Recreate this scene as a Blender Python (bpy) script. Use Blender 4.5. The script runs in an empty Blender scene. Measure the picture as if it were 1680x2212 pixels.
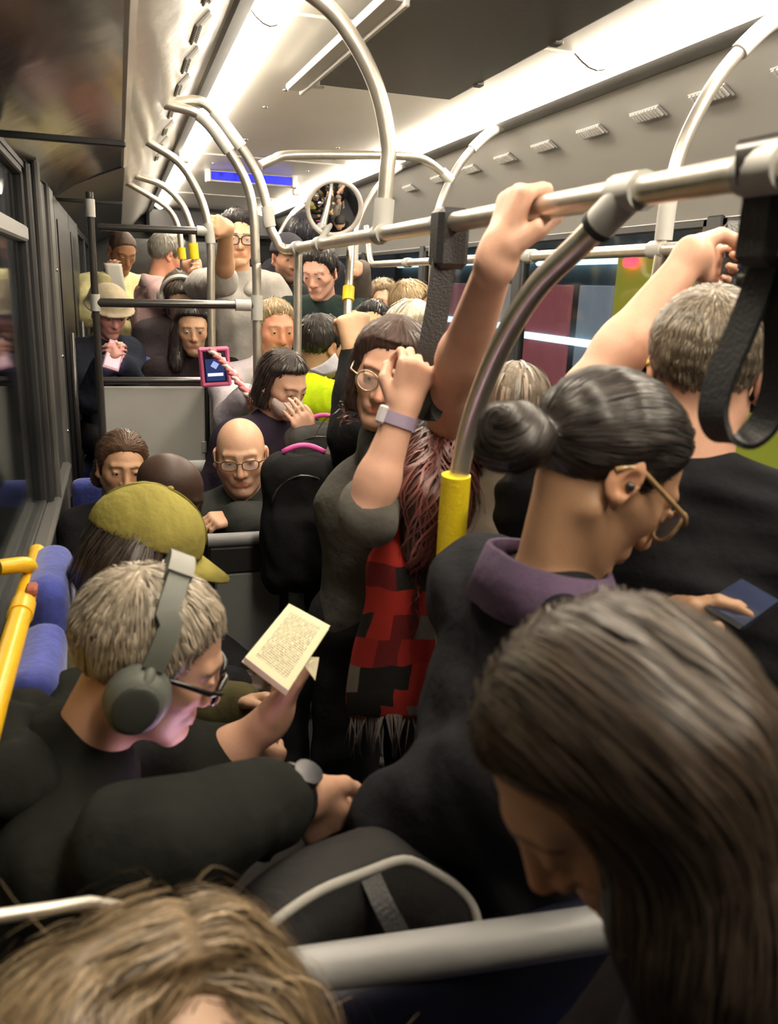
import bpy, math, random
import numpy as np
from mathutils import Vector, Matrix
random.seed(7); RNG = np.random.default_rng(7)
SC = bpy.context.scene
COL = SC.collection

# ------------------------------------------------------------------ camera
# bus axes: +Y runs down the bus, +X to the right-hand wall, +Z up, floor of the near section at z = 0
FPX = 1758.0
def _unit(v): return v / np.linalg.norm(v)
_Y = _unit(np.array([-583.0, 506.0, -FPX]))
_Z = np.array([250.0, 6400.0, FPX]); _Z = _unit(_Z - _Y * (_Z @ _Y))
_X = np.cross(_Y, _Z)
RW = np.array([_X, _Y, _Z])                 # world = RW @ cam
EYE = np.array([0.0, 0.0, 1.73])
cam_d = bpy.data.cameras.new('camera'); cam = bpy.data.objects.new('camera', cam_d); COL.objects.link(cam)
m4 = np.eye(4); m4[:3, :3] = RW; m4[:3, 3] = EYE
cam.matrix_world = Matrix(m4.tolist())
cam_d.sensor_fit = 'VERTICAL'; cam_d.sensor_height = 24.0; cam_d.lens = 24.0 * FPX / 2212.0
cam_d.clip_start = 0.02; cam_d.clip_end = 200
cam_d.dof.use_dof = True; cam_d.dof.focus_distance = 3.0; cam_d.dof.aperture_fstop = 3.2
SC.camera = cam
# ------------------------------------------------------------------ world and exposure
w = bpy.data.worlds.new('night'); SC.world = w; w.use_nodes = True
w.node_tree.nodes['Background'].inputs[0].default_value = (0.045, 0.055, 0.075, 1)
w.node_tree.nodes['Background'].inputs[1].default_value = 0.35
SC.view_settings.view_transform = 'Standard'; SC.view_settings.look = 'None'
SC.view_settings.exposure = 0.42; SC.view_settings.gamma = 1.0; SC.view_settings.use_curve_mapping = False
LIGHT = 26.0                                 # strength of the ceiling light strips

def P(px, py, Y):
    """point of the bus at distance Y down the bus, seen at the photograph's pixel"""
    d = RW @ np.array([px - 840.0, 1106.0 - py, -FPX]); return EYE + d * (Y / d[1])
# ------------------------------------------------------------------ materials
MATS = {}
def mat(name, col=(.5, .5, .5), rough=.6, metal=0.0, spec=.5, bump=0.0, bscale=60.0, var=0.0, vscale=8.0,
        emit=None, estr=0.0, alpha=1.0, trans=0.0, attr=False, coat=0.0, stretch=None, sheen=0.0, sss=0.0, bdist=.004):
    if name in MATS: return MATS[name]
    m = bpy.data.materials.new(name); m.use_nodes = True; MATS[name] = m
    nt = m.node_tree; N = nt.nodes; L = nt.links; b = N['Principled BSDF']
    b.inputs['Base Color'].default_value = (*col, 1); b.inputs['Roughness'].default_value = rough
    b.inputs['Metallic'].default_value = metal; b.inputs['Specular IOR Level'].default_value = spec
    b.inputs['Coat Weight'].default_value = coat; b.inputs['Sheen Weight'].default_value = sheen
    b.inputs['Transmission Weight'].default_value = trans; b.inputs['Alpha'].default_value = alpha
    if sss: b.inputs['Subsurface Weight'].default_value = sss; b.inputs['Subsurface Radius'].default_value = (.012, .005, .003)
    if emit: b.inputs['Emission Color'].default_value = (*emit, 1); b.inputs['Emission Strength'].default_value = estr
    src = None
    if bump or var:
        tc = N.new('ShaderNodeTexCoord'); mp = N.new('ShaderNodeMapping'); L.new(tc.outputs['Object'], mp.inputs[0])
        if stretch: mp.inputs['Scale'].default_value = stretch
    if attr:
        a = N.new('ShaderNodeAttribute'); a.attribute_name = 'Col'; src = a.outputs['Color']
    if var:
        n = N.new('ShaderNodeTexNoise'); n.inputs['Scale'].default_value = vscale; n.inputs['Detail'].default_value = 4
        L.new(mp.outputs[0], n.inputs['Vector'])
        r = N.new('ShaderNodeMapRange'); r.inputs[1].default_value = .3; r.inputs[2].default_value = .7
        r.inputs[3].default_value = 1 - var; r.inputs[4].default_value = 1 + var; L.new(n.outputs[0], r.inputs[0])
        mx = N.new('ShaderNodeMix'); mx.data_type = 'RGBA'; mx.blend_type = 'MULTIPLY'; mx.inputs[0].default_value = 1
        if src: L.new(src, mx.inputs[6])
        else: mx.inputs[6].default_value = (*col, 1)
        L.new(r.outputs[0], mx.inputs[7]); src = mx.outputs[2]
    if src: L.new(src, b.inputs['Base Color'])
    if bump:
        n2 = N.new('ShaderNodeTexNoise'); n2.inputs['Scale'].default_value = bscale; n2.inputs['Detail'].default_value = 5
        L.new(mp.outputs[0], n2.inputs['Vector'])
        bp = N.new('ShaderNodeBump'); bp.inputs['Strength'].default_value = bump; bp.inputs['Distance'].default_value = bdist
        L.new(n2.outputs[0], bp.inputs['Height']); L.new(bp.outputs[0], b.inputs['Normal'])
    return m

# ------------------------------------------------------------------ objects
def link(o, parent=None):
    COL.objects.link(o)
    if parent is not None: o.parent = parent
    return o
def tag(o, label=None, cat=None, group=None, kind=None):
    if label: o['label'] = label
    if cat: o['category'] = cat
    if group: o['group'] = group
    if kind: o['kind'] = kind
    return o
def empty(name, loc, label, cat, group=None):
    o = bpy.data.objects.new(name, None); o.location = tuple(loc); o.empty_display_size = .05
    bpy.context.view_layer.update
    COL.objects.link(o); return tag(o, label, cat, group)
def org(parent):
    if parent is None: return np.zeros(3)
    o = np.array(parent.location)
    return o + (org(parent.parent) if parent.parent else 0)
def mesh(name, V, F, m, parent=None, smooth=True, cols=None):
    """mesh object from world-space vertices; origin follows the parent thing, or the mesh's own base"""
    V = np.asarray(V, dtype=np.float64).reshape(-1, 3)
    if parent is None:
        o0 = np.array([(V[:, 0].min() + V[:, 0].max()) / 2, (V[:, 1].min() + V[:, 1].max()) / 2, V[:, 2].min()])
    else: o0 = org(parent)
    me = bpy.data.meshes.new(name)
    if isinstance(F, np.ndarray):
        n = F.shape[1]
        me.vertices.add(len(V)); me.vertices.foreach_set('co', (V - o0).astype(np.float32).ravel())
        me.loops.add(F.size); me.loops.foreach_set('vertex_index', F.astype(np.int32).ravel())
        me.polygons.add(len(F)); me.polygons.foreach_set('loop_start', np.arange(0, F.size, n, dtype=np.int32))
        me.polygons.foreach_set('loop_total', np.full(len(F), n, dtype=np.int32)); me.update(calc_edges=True)
    else:
        me.from_pydata((V - o0).tolist(), [], F); me.update()
    me.polygons.foreach_set('use_smooth', np.full(len(me.polygons), bool(smooth)))
    if cols is not None:
        a = me.color_attributes.new('Col', 'FLOAT_COLOR', 'POINT')
        a.data.foreach_set('color', np.c_[cols, np.ones(len(V))].astype(np.float32).ravel())
    if m is not None: me.materials.append(m)
    o = bpy.data.objects.new(name, me)
    if parent is None: o.location = tuple(o0)
    return link(o, parent)

class MB:
    def __init__(s): s.V = []; s.F = []
    def add(s, V, F):
        k = len(s.V); s.V += [tuple(map(float, v)) for v in V]; s.F += [tuple(i + k for i in f) for f in F]; return s
    def box(s, a, b, bev=0.0):
        (x0, y0, z0), (x1, y1, z1) = a, b
        return s.frame_box(np.array([(x0 + x1) / 2, (y0 + y1) / 2, (z0 + z1) / 2]), np.eye(3), (abs(x1 - x0) / 2, abs(y1 - y0) / 2, abs(z1 - z0) / 2), bev)
    def frame_box(s, c, R, h, bev=0.0):
        """box at centre c with axes = rows of R and half sizes h, edges chamfered"""
        c = np.asarray(c, float); R = np.asarray(R, float); h = np.asarray(h, float); b = min(bev, .98 * h.min())
        if b <= 0:
            V = [c + (np.array([x, y, z]) * h) @ R for x in (-1, 1) for y in (-1, 1) for z in (-1, 1)]
            return s.add(V, [(0, 1, 3, 2), (4, 6, 7, 5), (0, 4, 5, 1), (2, 3, 7, 6), (0, 2, 6, 4), (1, 5, 7, 3)])
        V = []; idx = {}
        for sx in (-1, 1):
            for sy in (-1, 1):
                for sz in (-1, 1):
                    sg = np.array([sx, sy, sz])
                    for ax in range(3):
                        q = h - b; q = q * sg; q[ax] = h[ax] * sg[ax]
                        idx[(sx, sy, sz, ax)] = len(V); V.append(c + q @ R)
        F = []
        S = (-1, 1)
        for ax in range(3):
            o1, o2 = (ax + 1) % 3, (ax + 2) % 3
            for sa in S:
                def key(u, v):
                    k = [0, 0, 0]; k[ax] = sa; k[o1] = u; k[o2] = v; return idx[(*k, ax)]
                f = [key(-1, -1), key(1, -1), key(1, 1), key(-1, 1)]; F.append(tuple(f if sa > 0 else f[::-1]))
            for u in S:
                for v in S:           # chamfer along axis ax
                    k0 = [0, 0, 0]; k1 = [0, 0, 0]; k0[ax] = -1; k1[ax] = 1
                    for k in (k0, k1): k[o1] = u; k[o2] = v
                    f = [idx[(*k0, o1)], idx[(*k1, o1)], idx[(*k1, o2)], idx[(*k0, o2)]]
                    F.append(tuple(f if u * v < 0 else f[::-1]))
        for sx in S:
            for sy in S:
                for sz in S:
                    f = [idx[(sx, sy, sz, a)] for a in range(3)]
                    F.append(tuple(f if sx * sy * sz > 0 else f[::-1]))
        return s.add(V, F)
    def tube(s, pts, r, n=14, cap=True, closed=False):
        pts = np.asarray(pts, float); K = len(pts); rr = np.full(K, r) if np.isscalar(r) else np.asarray(r, float)
        T = np.gradient(pts, axis=0) if not closed else (np.roll(pts, -1, 0) - np.roll(pts, 1, 0))
        T /= np.linalg.norm(T, axis=1)[:, None] + 1e-12
        up = np.array([0, 0, 1.]) if abs(T[0] @ np.array([0, 0, 1.])) < .9 else np.array([1., 0, 0])
        u = np.cross(up, T[0]); u /= np.linalg.norm(u); V = []
        for i in range(K):
            u = u - T[i] * (u @ T[i]); u /= np.linalg.norm(u); v = np.cross(T[i], u)
            for j in range(n):
                a = 2 * math.pi * j / n; V.append(pts[i] + rr[i] * (math.cos(a) * u + math.sin(a) * v))
        F = [(i * n + j, i * n + (j + 1) % n, (i + 1) * n + (j + 1) % n, (i + 1) * n + j) for i in range(K - 1) for j in range(n)]
        if closed: F += [((K - 1) * n + j, (K - 1) * n + (j + 1) % n, (j + 1) % n, j) for j in range(n)]
        elif cap: F += [tuple(range(n))[::-1], tuple((K - 1) * n + j for j in range(n))]
        return s.add(V, F)
    def ribbon(s, pts, side, wid, th):
        """flat strap along pts, side = width direction"""
        pts = np.asarray(pts, float); K = len(pts); T = np.gradient(pts, axis=0); T /= np.linalg.norm(T, axis=1)[:, None]
        V = []
        for i in range(K):
            sd = np.asarray(side if np.ndim(side) == 1 else side[i], float); sd = sd - T[i] * (sd @ T[i]); sd /= np.linalg.norm(sd)
            nn = np.cross(T[i], sd)
            for a, b in ((-1, -1), (1, -1), (1, 1), (-1, 1)): V.append(pts[i] + sd * a * wid / 2 + nn * b * th / 2)
        F = [(i * 4 + j, i * 4 + (j + 1) % 4, (i + 1) * 4 + (j + 1) % 4, (i + 1) * 4 + j) for i in range(K - 1) for j in range(4)]
        F += [(3, 2, 1, 0), tuple((K - 1) * 4 + j for j in range(4))]
        return s.add(V, F)
    def ball(s, c, r, nu=12, nv=8):
        r = np.full(3, r) if np.isscalar(r) else np.asarray(r, float); c = np.asarray(c, float); V = [c + r * (0, 0, 1)]
        for i in range(1, nv):
            t = math.pi * i / nv
            V += [c + r * (math.sin(t) * math.cos(2 * math.pi * j / nu), math.sin(t) * math.sin(2 * math.pi * j / nu), math.cos(t)) for j in range(nu)]
        V.append(c + r * (0, 0, -1)); n = len(V) - 1
        F = [(0, 1 + j, 1 + (j + 1) % nu) for j in range(nu)]
        F += [(1 + i * nu + j, 1 + (i + 1) * nu + j, 1 + (i + 1) * nu + (j + 1) % nu, 1 + i * nu + (j + 1) % nu) for i in range(nv - 2) for j in range(nu)]
        F += [(n, 1 + (nv - 2) * nu + (j + 1) % nu, 1 + (nv - 2) * nu + j) for j in range(nu)]
        return s.add(V, F)
    def build(s, name, m, parent=None, smooth=False):
        o = mesh(name, np.array(s.V), s.F, m, parent, smooth)
        if smooth == 'auto': auto(o)
        return o
def auto(o, ang=40):
    me = o.data
    me.polygons.foreach_set('use_smooth', np.ones(len(me.polygons), bool))
    me.set_sharp_from_angle(angle=math.radians(ang)); return o
def spline(pts, n=8):
    """Catmull-Rom through pts"""
    p = np.asarray(pts, float); p = np.vstack([2 * p[0] - p[1], p, 2 * p[-1] - p[-2]]); out = []
    for i in range(1, len(p) - 2):
        for t in np.linspace(0, 1, n, endpoint=False):
            a, b, c, d = p[i - 1:i + 3]
            out.append(.5 * (2 * b + (c - a) * t + (2 * a - 5 * b + 4 * c - d) * t * t + (3 * b - a - 3 * c + d) * t ** 3))
    out.append(p[-2]); return np.array(out)
def fillet(pts, rad, n=7):
    """polyline with rounded corners"""
    p = [np.asarray(q, float) for q in pts]; out = [p[0]]
    for i in range(1, len(p) - 1):
        a = p[i - 1] - p[i]; b = p[i + 1] - p[i]; la, lb = np.linalg.norm(a), np.linalg.norm(b); k = min(rad, .45 * la, .45 * lb)
        s0 = p[i] + a / la * k; s1 = p[i] + b / lb * k
        for t in np.linspace(0, 1, n): out.append((1 - t) ** 2 * s0 + 2 * t * (1 - t) * p[i] + t * t * s1)
    out.append(p[-1]); return np.array(out)

# ------------------------------------------------------------------ implicit surfaces on a grid -> one continuous mesh
BIG = .06
class Grid:
    def __init__(s, lo, hi, vox):
        s.v = vox; s.lo = np.asarray(lo, float) - 3 * vox; n = np.ceil((np.asarray(hi) + 3 * vox - s.lo) / vox).astype(int) + 1
        s.n = n; s.d = np.full(tuple(n), BIG, np.float32)
        s.ax = [(s.lo[i] + vox * np.arange(n[i])).astype(np.float32) for i in range(3)]
    def sl(s, lo, hi):
        a = np.clip(np.floor((lo - s.lo) / s.v).astype(int), 0, s.n); b = np.clip(np.ceil((hi - s.lo) / s.v).astype(int) + 1, 0, s.n)
        if np.any(b <= a): return None, None
        S = tuple(slice(i, j) for i, j in zip(a, b))
        return S, np.meshgrid(*[s.ax[i][S[i]] for i in range(3)], indexing='ij', sparse=True)
    def put(s, S, d, k, sub=False):
        a = s.d[S]
        if sub:
            b = -d; h = np.maximum(k - np.abs(a - b), 0); s.d[S] = np.maximum(a, b) + h * h / (4 * k + 1e-9)
        else:
            h = np.maximum(k - np.abs(a - d), 0); s.d[S] = np.minimum(a, d) - h * h / (4 * k + 1e-9)
    def prim(s, p):
        t = p[0]; k = p[-2]; sub = p[-1]; pad = BIG if not sub else .03
        if t == 'cap':
            _, a, b, ra, rb, _, _ = p
            S, G = s.sl(np.minimum(a - ra, b - rb) - pad, np.maximum(a + ra, b + rb) + pad)
            if S is None: return
            ba = b - a; L2 = float(ba @ ba) + 1e-12; q = [G[i] - np.float32(a[i]) for i in range(3)]
            tt = np.clip((q[0] * np.float32(ba[0]) + q[1] * np.float32(ba[1]) + q[2] * np.float32(ba[2])) / np.float32(L2), 0, 1)
            d = np.sqrt((q[0] - tt * np.float32(ba[0])) ** 2 + (q[1] - tt * np.float32(ba[1])) ** 2 + (q[2] - tt * np.float32(ba[2])) ** 2) - (np.float32(ra) + tt * np.float32(rb - ra))
        else:
            _, c, R, r = p[:4]                       # rows of R = local axes
            ext = np.sqrt((np.asarray(R) ** 2 * (np.asarray(r)[:, None] ** 2)).sum(0)) if t == 'ell' else np.abs(np.asarray(R)).T @ np.asarray(r)
            S, G = s.sl(c - ext - pad, c + ext + pad)
            if S is None: return
            q = [G[i] - np.float32(c[i]) for i in range(3)]
            R = np.asarray(R, np.float32)
            l = [R[i, 0] * q[0] + R[i, 1] * q[1] + R[i, 2] * q[2] for i in range(3)]
            if t == 'ell':
                r = np.asarray(r, np.float32)
                k0 = np.sqrt((l[0] / r[0]) ** 2 + (l[1] / r[1]) ** 2 + (l[2] / r[2]) ** 2)
                k1 = np.sqrt((l[0] / r[0] ** 2) ** 2 + (l[1] / r[1] ** 2) ** 2 + (l[2] / r[2] ** 2) ** 2) + 1e-6
                d = k0 * (k0 - 1) / k1
            elif t == 'box':
                r = np.asarray(r, np.float32); rd = np.float32(p[4])
                e = [np.abs(l[i]) - (r[i] - rd) for i in range(3)]
                d = np.sqrt(sum(np.maximum(x, 0) ** 2 for x in e)) + np.minimum(np.maximum(np.maximum(e[0], e[1]), e[2]), 0) - rd
            else:                                    # 'fn'
                d = p[4](*[np.broadcast_to(x, np.broadcast_shapes(*[y.shape for y in l])) for x in l]).astype(np.float32)
        s.put(S, d, np.float32(k), sub)
    def noise(s, amp, freq, seed=0, aniso=(1, 1, 1)):
        G = np.meshgrid(*s.ax, indexing='ij', sparse=True); r = np.random.default_rng(seed); out = 0
        for i in range(5):
            k = r.normal(size=3) * freq * (.6 + .35 * i) * np.array(aniso); ph = r.uniform(0, 6.28)
            k2 = r.normal(size=3) * freq * .5; w_ = 1.4 * np.sin(k2[0] * G[0] + k2[1] * G[1] + k2[2] * G[2])
            out = out + np.sin(k[0] * G[0] + k[1] * G[1] + k[2] * G[2] + ph + w_) / (1 + .5 * i)
        s.d = s.d + np.float32(amp) * out.astype(np.float32)
    def surf(s):
        d = s.d.copy()
        for i in range(3):
            e = [slice(None)] * 3
            for j in (0, -1): e[i] = j; d[tuple(e)] = np.maximum(d[tuple(e)], .01)
        ins = d < 0; n = np.array(d.shape) - 1
        cnt = np.zeros(n, np.int8); cor = [(x, y, z) for x in (0, 1) for y in (0, 1) for z in (0, 1)]
        for x, y, z in cor: cnt += ins[x:x + n[0], y:y + n[1], z:z + n[2]]
        act = (cnt > 0) & (cnt < 8); ci = np.argwhere(act)
        if len(ci) == 0: return np.zeros((0, 3)), np.zeros((0, 4), int)
        idx = np.full(n, -1, np.int64); idx[tuple(ci.T)] = np.arange(len(ci))
        acc = np.zeros((len(ci), 3)); w_ = np.zeros(len(ci))
        cv = {c: d[ci[:, 0] + c[0], ci[:, 1] + c[1], ci[:, 2] + c[2]] for c in cor}
        for a in cor:
            for ax in range(3):
                if a[ax]: continue
                b = list(a); b[ax] = 1; b = tuple(b); da, db = cv[a], cv[b]; m = (da < 0) != (db < 0)
                t = np.where(m, da / (da - db + 1e-12), 0); pt = np.array(a, float)[None] + t[:, None] * (np.array(b) - np.array(a))[None]
                acc[m] += pt[m]; w_[m] += 1
        V = s.lo + s.v * (ci + acc / w_[:, None]); Q = []
        for ax in range(3):
            o1, o2 = (ax + 1) % 3, (ax + 2) % 3
            A = [slice(None)] * 3; B = [slice(None)] * 3; A[ax] = slice(0, -1); B[ax] = slice(1, None)
            ia, ib = ins[tuple(A)], ins[tuple(B)]; e = np.argwhere(ia != ib)
            e = e[(e[:, o1] > 0) & (e[:, o2] > 0) & (e[:, o1] < n[o1]) & (e[:, o2] < n[o2])]
            fl = ia[tuple(e.T)]
            def g(u, v):
                q = e.copy(); q[:, o1] -= u; q[:, o2] -= v; return idx[tuple(q.T)]
            q = np.stack([g(1, 1), g(0, 1), g(0, 0), g(1, 0)], 1); q[~fl] = q[~fl][:, ::-1]; Q.append(q)
        return V, np.vstack(Q)
    def sample(s, pts):
        q = np.clip((pts - s.lo) / s.v, 0, s.n - 1.001); i = q.astype(int); f = q - i; out = 0
        for x in (0, 1):
            for y in (0, 1):
                for z in (0, 1):
                    w_ = (f[:, 0] if x else 1 - f[:, 0]) * (f[:, 1] if y else 1 - f[:, 1]) * (f[:, 2] if z else 1 - f[:, 2])
                    out = out + w_ * s.d[i[:, 0] + x, i[:, 1] + y, i[:, 2] + z]
        return out
    def grad(s, pts):
        h = s.v * 1.5
        g = np.stack([s.sample(pts + h * e) - s.sample(pts - h * e) for e in np.eye(3)], 1)
        return g / (np.linalg.norm(g, axis=1)[:, None] + 1e-9)
def cap(a, b, ra, rb=None, k=.02, sub=False): return ('cap', np.asarray(a, float), np.asarray(b, float), ra, ra if rb is None else rb, k, sub)
def ell(c, R, r, k=.02, sub=False): return ('ell', np.asarray(c, float), np.asarray(R, float), r, k, sub)
def rbox(c, R, h, rd, k=.01, sub=False): return ('box', np.asarray(c, float), np.asarray(R, float), h, rd, k, sub)
def fnp(c, R, h, f, k=.01, sub=False): return ('fn', np.asarray(c, float), np.asarray(R, float), h, f, k, sub)
def bounds(prims):
    lo = np.full(3, 1e9); hi = -lo
    for p in prims:
        if p[-1]: continue
        if p[0] == 'cap':
            _, a, b, ra, rb, _, _ = p; l = np.minimum(a - ra, b - rb); h = np.maximum(a + ra, b + rb)
        else:
            e = np.abs(np.asarray(p[2])).T @ np.asarray(p[3]) if p[0] != 'ell' else np.sqrt((np.asarray(p[2]) ** 2 * (np.asarray(p[3])[:, None] ** 2)).sum(0))
            l = p[1] - e; h = p[1] + e
        lo = np.minimum(lo, l); hi = np.maximum(hi, h)
    return lo, hi
def solid(prims, vox, noise=None, extra=0.0):
    lo, hi = bounds(prims); g = Grid(lo - extra, hi + extra, vox)
    for p in prims: g.prim(p)
    if noise: g.noise(*noise)
    return g
def rot(yaw, pitch=0, roll=0):
    """rows: right, forward, up of something facing yaw degrees (0 = down the bus, 90 = right wall, 180 = camera), pitched down, rolled to its right"""
    y, p, r = map(math.radians, (yaw, pitch, roll))
    f = np.array([math.sin(y) * math.cos(p), math.cos(y) * math.cos(p), -math.sin(p)])
    rt = np.array([math.cos(y), -math.sin(y), 0.0]); u = np.cross(rt, f)
    return np.array([rt * math.cos(r) - u * math.sin(r), f, rt * math.sin(r) + u * math.cos(r)])
def frame(f, u):
    """rows: right, forward, up from a forward and a rough up direction"""
    f = _unit(np.asarray(f, float)); r = np.cross(f, np.asarray(u, float)); r = _unit(r); return np.array([r, f, np.cross(r, f)])
# ------------------------------------------------------------------ the bus: shell
XL, XR, Y0, Y1, YS, ZR = -.25, 2.15, -1.3, 9.6, 3.70, .40
def glass_mat(name, tint, refl=.10):
    m = bpy.data.materials.new(name); m.use_nodes = True; nt = m.node_tree; N = nt.nodes; L = nt.links; N.remove(N['Principled BSDF'])
    o = N['Material Output']; t = N.new('ShaderNodeBsdfTransparent'); t.inputs[0].default_value = (*tint, 1); g = N.new('ShaderNodeBsdfGlossy'); g.inputs['Roughness'].default_value = .06
    f = N.new('ShaderNodeLayerWeight'); f.inputs[0].default_value = .5; pw = N.new('ShaderNodeMath'); pw.operation = 'POWER'; pw.inputs[1].default_value = 4.0; L.new(f.outputs['Facing'], pw.inputs[0])
    a = N.new('ShaderNodeMath'); a.operation = 'MULTIPLY_ADD'; a.inputs[1].default_value = .5; a.inputs[2].default_value = refl; L.new(pw.outputs[0], a.inputs[0])
    x = N.new('ShaderNodeMixShader'); L.new(a.outputs[0], x.inputs[0]); L.new(t.outputs[0], x.inputs[1]); L.new(g.outputs[0], x.inputs[2]); L.new(x.outputs[0], o.inputs[0]); return m
GLASS = glass_mat('window_glass', (.80, .84, .84), .04)
M_ceil = mat('ceiling_panel', (.64, .615, .57), rough=.38, spec=.5, var=.03, vscale=3)
M_cove = mat('cove_panel', (.50, .49, .47), rough=.45, var=.04, vscale=2)
M_gloss = mat('cove_gloss', (.60, .57, .52), rough=.26, spec=.7, bump=.3, bscale=5, bdist=.02)
M_black = mat('black_gloss', (.012, .012, .013), rough=.16, spec=.6, bump=.15, bscale=3, bdist=.02)
M_dark = mat('dark_panel', (.022, .022, .024), rough=.5, bump=.1, bscale=200)
M_pillar = mat('pillar_grey', (.085, .083, .080), rough=.45, var=.1)
M_hatch = mat('hatch_dark', (.095, .092, .090), rough=.55, bump=.15, bscale=90)
M_steel = mat('steel_tube', (.66, .62, .55), rough=.34, metal=.85, var=.06, vscale=30, bump=.05, bscale=300)
M_dsteel = mat('dark_tube', (.05, .047, .045), rough=.22, metal=.3, spec=.7)
M_joint = mat('joint_grey', (.42, .42, .40), rough=.5, var=.06)
M_yellow = mat('grip_yellow', (.72, .55, .012), rough=.45, bump=.4, bscale=160)
M_yrail = mat('rail_yellow', (.80, .46, .012), rough=.35, var=.08)
M_plast = mat('grey_plastic', (.30, .30, .30), rough=.5, bump=.2, bscale=150)
M_panel = mat('partition_grey', (.40, .395, .375), rough=.5, var=.05, vscale=6)
M_floor = mat('floor_vinyl', (.05, .05, .055), rough=.6, var=.3, vscale=120)
M_blue = mat('seat_blue', (.045, .065, .33), rough=.85, bump=.6, bscale=70, var=.25, vscale=25, sheen=.3)
M_strap = mat('strap_black', (.018, .018, .020), rough=.45, bump=.4, bscale=240)
M_rubber = mat('black_rubber', (.012, .012, .012), rough=.6)
M_screw = mat('screw_steel', (.7, .7, .68), rough=.25, metal=1.0)

def struct(name, b, m, parent=None, smooth=False):
    o = b.build(name, m, parent, smooth)
    if parent is None: o['kind'] = 'structure'
    return o
def strip(name, prof, y0, y1, m, parent=None, th=.012, smooth=True, ny=1):
    """panel swept along the bus: profile of (x, z) points, thickness outwards (up)"""
    V = []; F = []; n = len(prof); pr = np.array(prof, float); t = np.gradient(pr, axis=0); t /= np.linalg.norm(t, axis=1)[:, None]; nn = np.c_[-t[:, 1], t[:, 0]]
    if nn[:, 1].mean() < 0: nn = -nn
    for y in (y0, y1):
        for q in (pr, pr + nn * th): V += [(a, y, c_) for a, c_ in q]
    for j in range(n - 1):
        F += [(j, j + 1, 2 * n + j + 1, 2 * n + j), (n + j + 1, n + j, 3 * n + j, 3 * n + j + 1), (j + 1, j, n + j, n + j + 1), (2 * n + j, 2 * n + j + 1, 3 * n + j + 1, 3 * n + j)]
    F += [(0, 2 * n, 3 * n, n), (n - 1, 2 * n - 1, 4 * n - 1, 3 * n - 1)]
    o = mesh(name, np.array(V), F, m, parent, False)
    if smooth: auto(o, 35)
    if parent is None: o['kind'] = 'structure'
    return o
# floor: low section and the raised rear, with one step
fl = struct('floor', MB().box((XL, Y0, -.06), (XR, YS, 0)), M_floor)
struct('step_riser', MB().box((XL, YS, -.06), (XR, YS + .35, ZR / 2), .006), M_floor, fl)
struct('raised_floor', MB().box((XL, YS + .30, -.06), (XR, Y1, ZR), .006), M_floor, fl)
# ceiling: panels with open joints, each panel its own piece
ce = struct('ceiling', MB().box((.30, Y0, 2.475), (1.62, Y1, 2.52)), M_ceil)
xs = np.linspace(.50, 1.36, 9); zc = 2.452 + .016 * np.sin((xs - .50) / .86 * math.pi)
ys = [Y0, .35, 2.50, 5.25, 7.6, Y1]
for a, b in zip(ys[:-1], ys[1:]): strip('ceiling_panel', list(zip(xs, zc)), a + .004, b - .004, M_ceil, ce, .008)
for a in ys[1:-1]:
    struct('joint_strip', MB().box((.50, a - .010, 2.446), (1.36, a + .010, 2.455), .003), M_ceil, ce)
for x, y in ((.62, 3.75), (1.17, 3.75), (.66, 4.6), (1.15, 4.6), (.60, 5.0), (1.23, 5.0), (.64, 3.4), (1.20, 5.6), (.60, 5.6)):
    MB().ball((x, y, 2.447), (.011, .011, .006), 10, 6).build('screw', M_screw, ce, True)
# dark roof hatch with its edge lip and the grey hinge bar
hx0, hx1, hy0, hy1 = .70, 1.215, -.4, 3.16
h = empty('roof_hatch', (.95, 1.4, 2.43), 'large dark grey roof hatch panel set in the pale ceiling', 'hatch')
MB().box((hx0, hy0, 2.425), (hx1, hy1, 2.440), .004).build('hatch_panel', M_hatch, h)
for a, b in (((hx0 - .012, hy0 - .012, 2.428), (hx0, hy1 + .012, 2.444)), ((hx1, hy0 - .012, 2.428), (hx1 + .012, hy1 + .012, 2.444)), ((hx0, hy1, 2.428), (hx1, hy1 + .012, 2.444)), ((hx0, hy0 - .012, 2.428), (hx1, hy0, 2.444))):
    MB().box(a, b, .002).build('edge_lip', M_pillar, h)
for y in (.9, 1.7, 2.35, 2.9):
    MB().box((hx1 - .004, y - .02, 2.420), (hx1 + .026, y + .02, 2.434), .004).build('latch', M_hatch, h)
hb = empty('hinge_bar', (.64, 2.7, 2.39), 'pale grey bar with two knobs beside the dark roof hatch', 'bar')
MB().frame_box((.645, 2.62, 2.405), rot(-2.0), (.034, .53, .012), .006).build('bar', M_cove, hb)
MB().frame_box((.668, 2.62, 2.392), rot(-2.0), (.008, .53, .010), .003).build('rib', M_cove, hb)
for y in (2.58, 3.08):
    k = MB().tube([(.70 - (y - 2.6) * .03, y, 2.44), (.70 - (y - 2.6) * .03, y, 2.40)], .016, 12).build('knob', M_cove, hb)
    MB().box((.675 - (y - 2.6) * .03, y - .012, 2.396), (.73 - (y - 2.6) * .03, y + .012, 2.404), .003).build('lever', M_cove, k)
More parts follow.
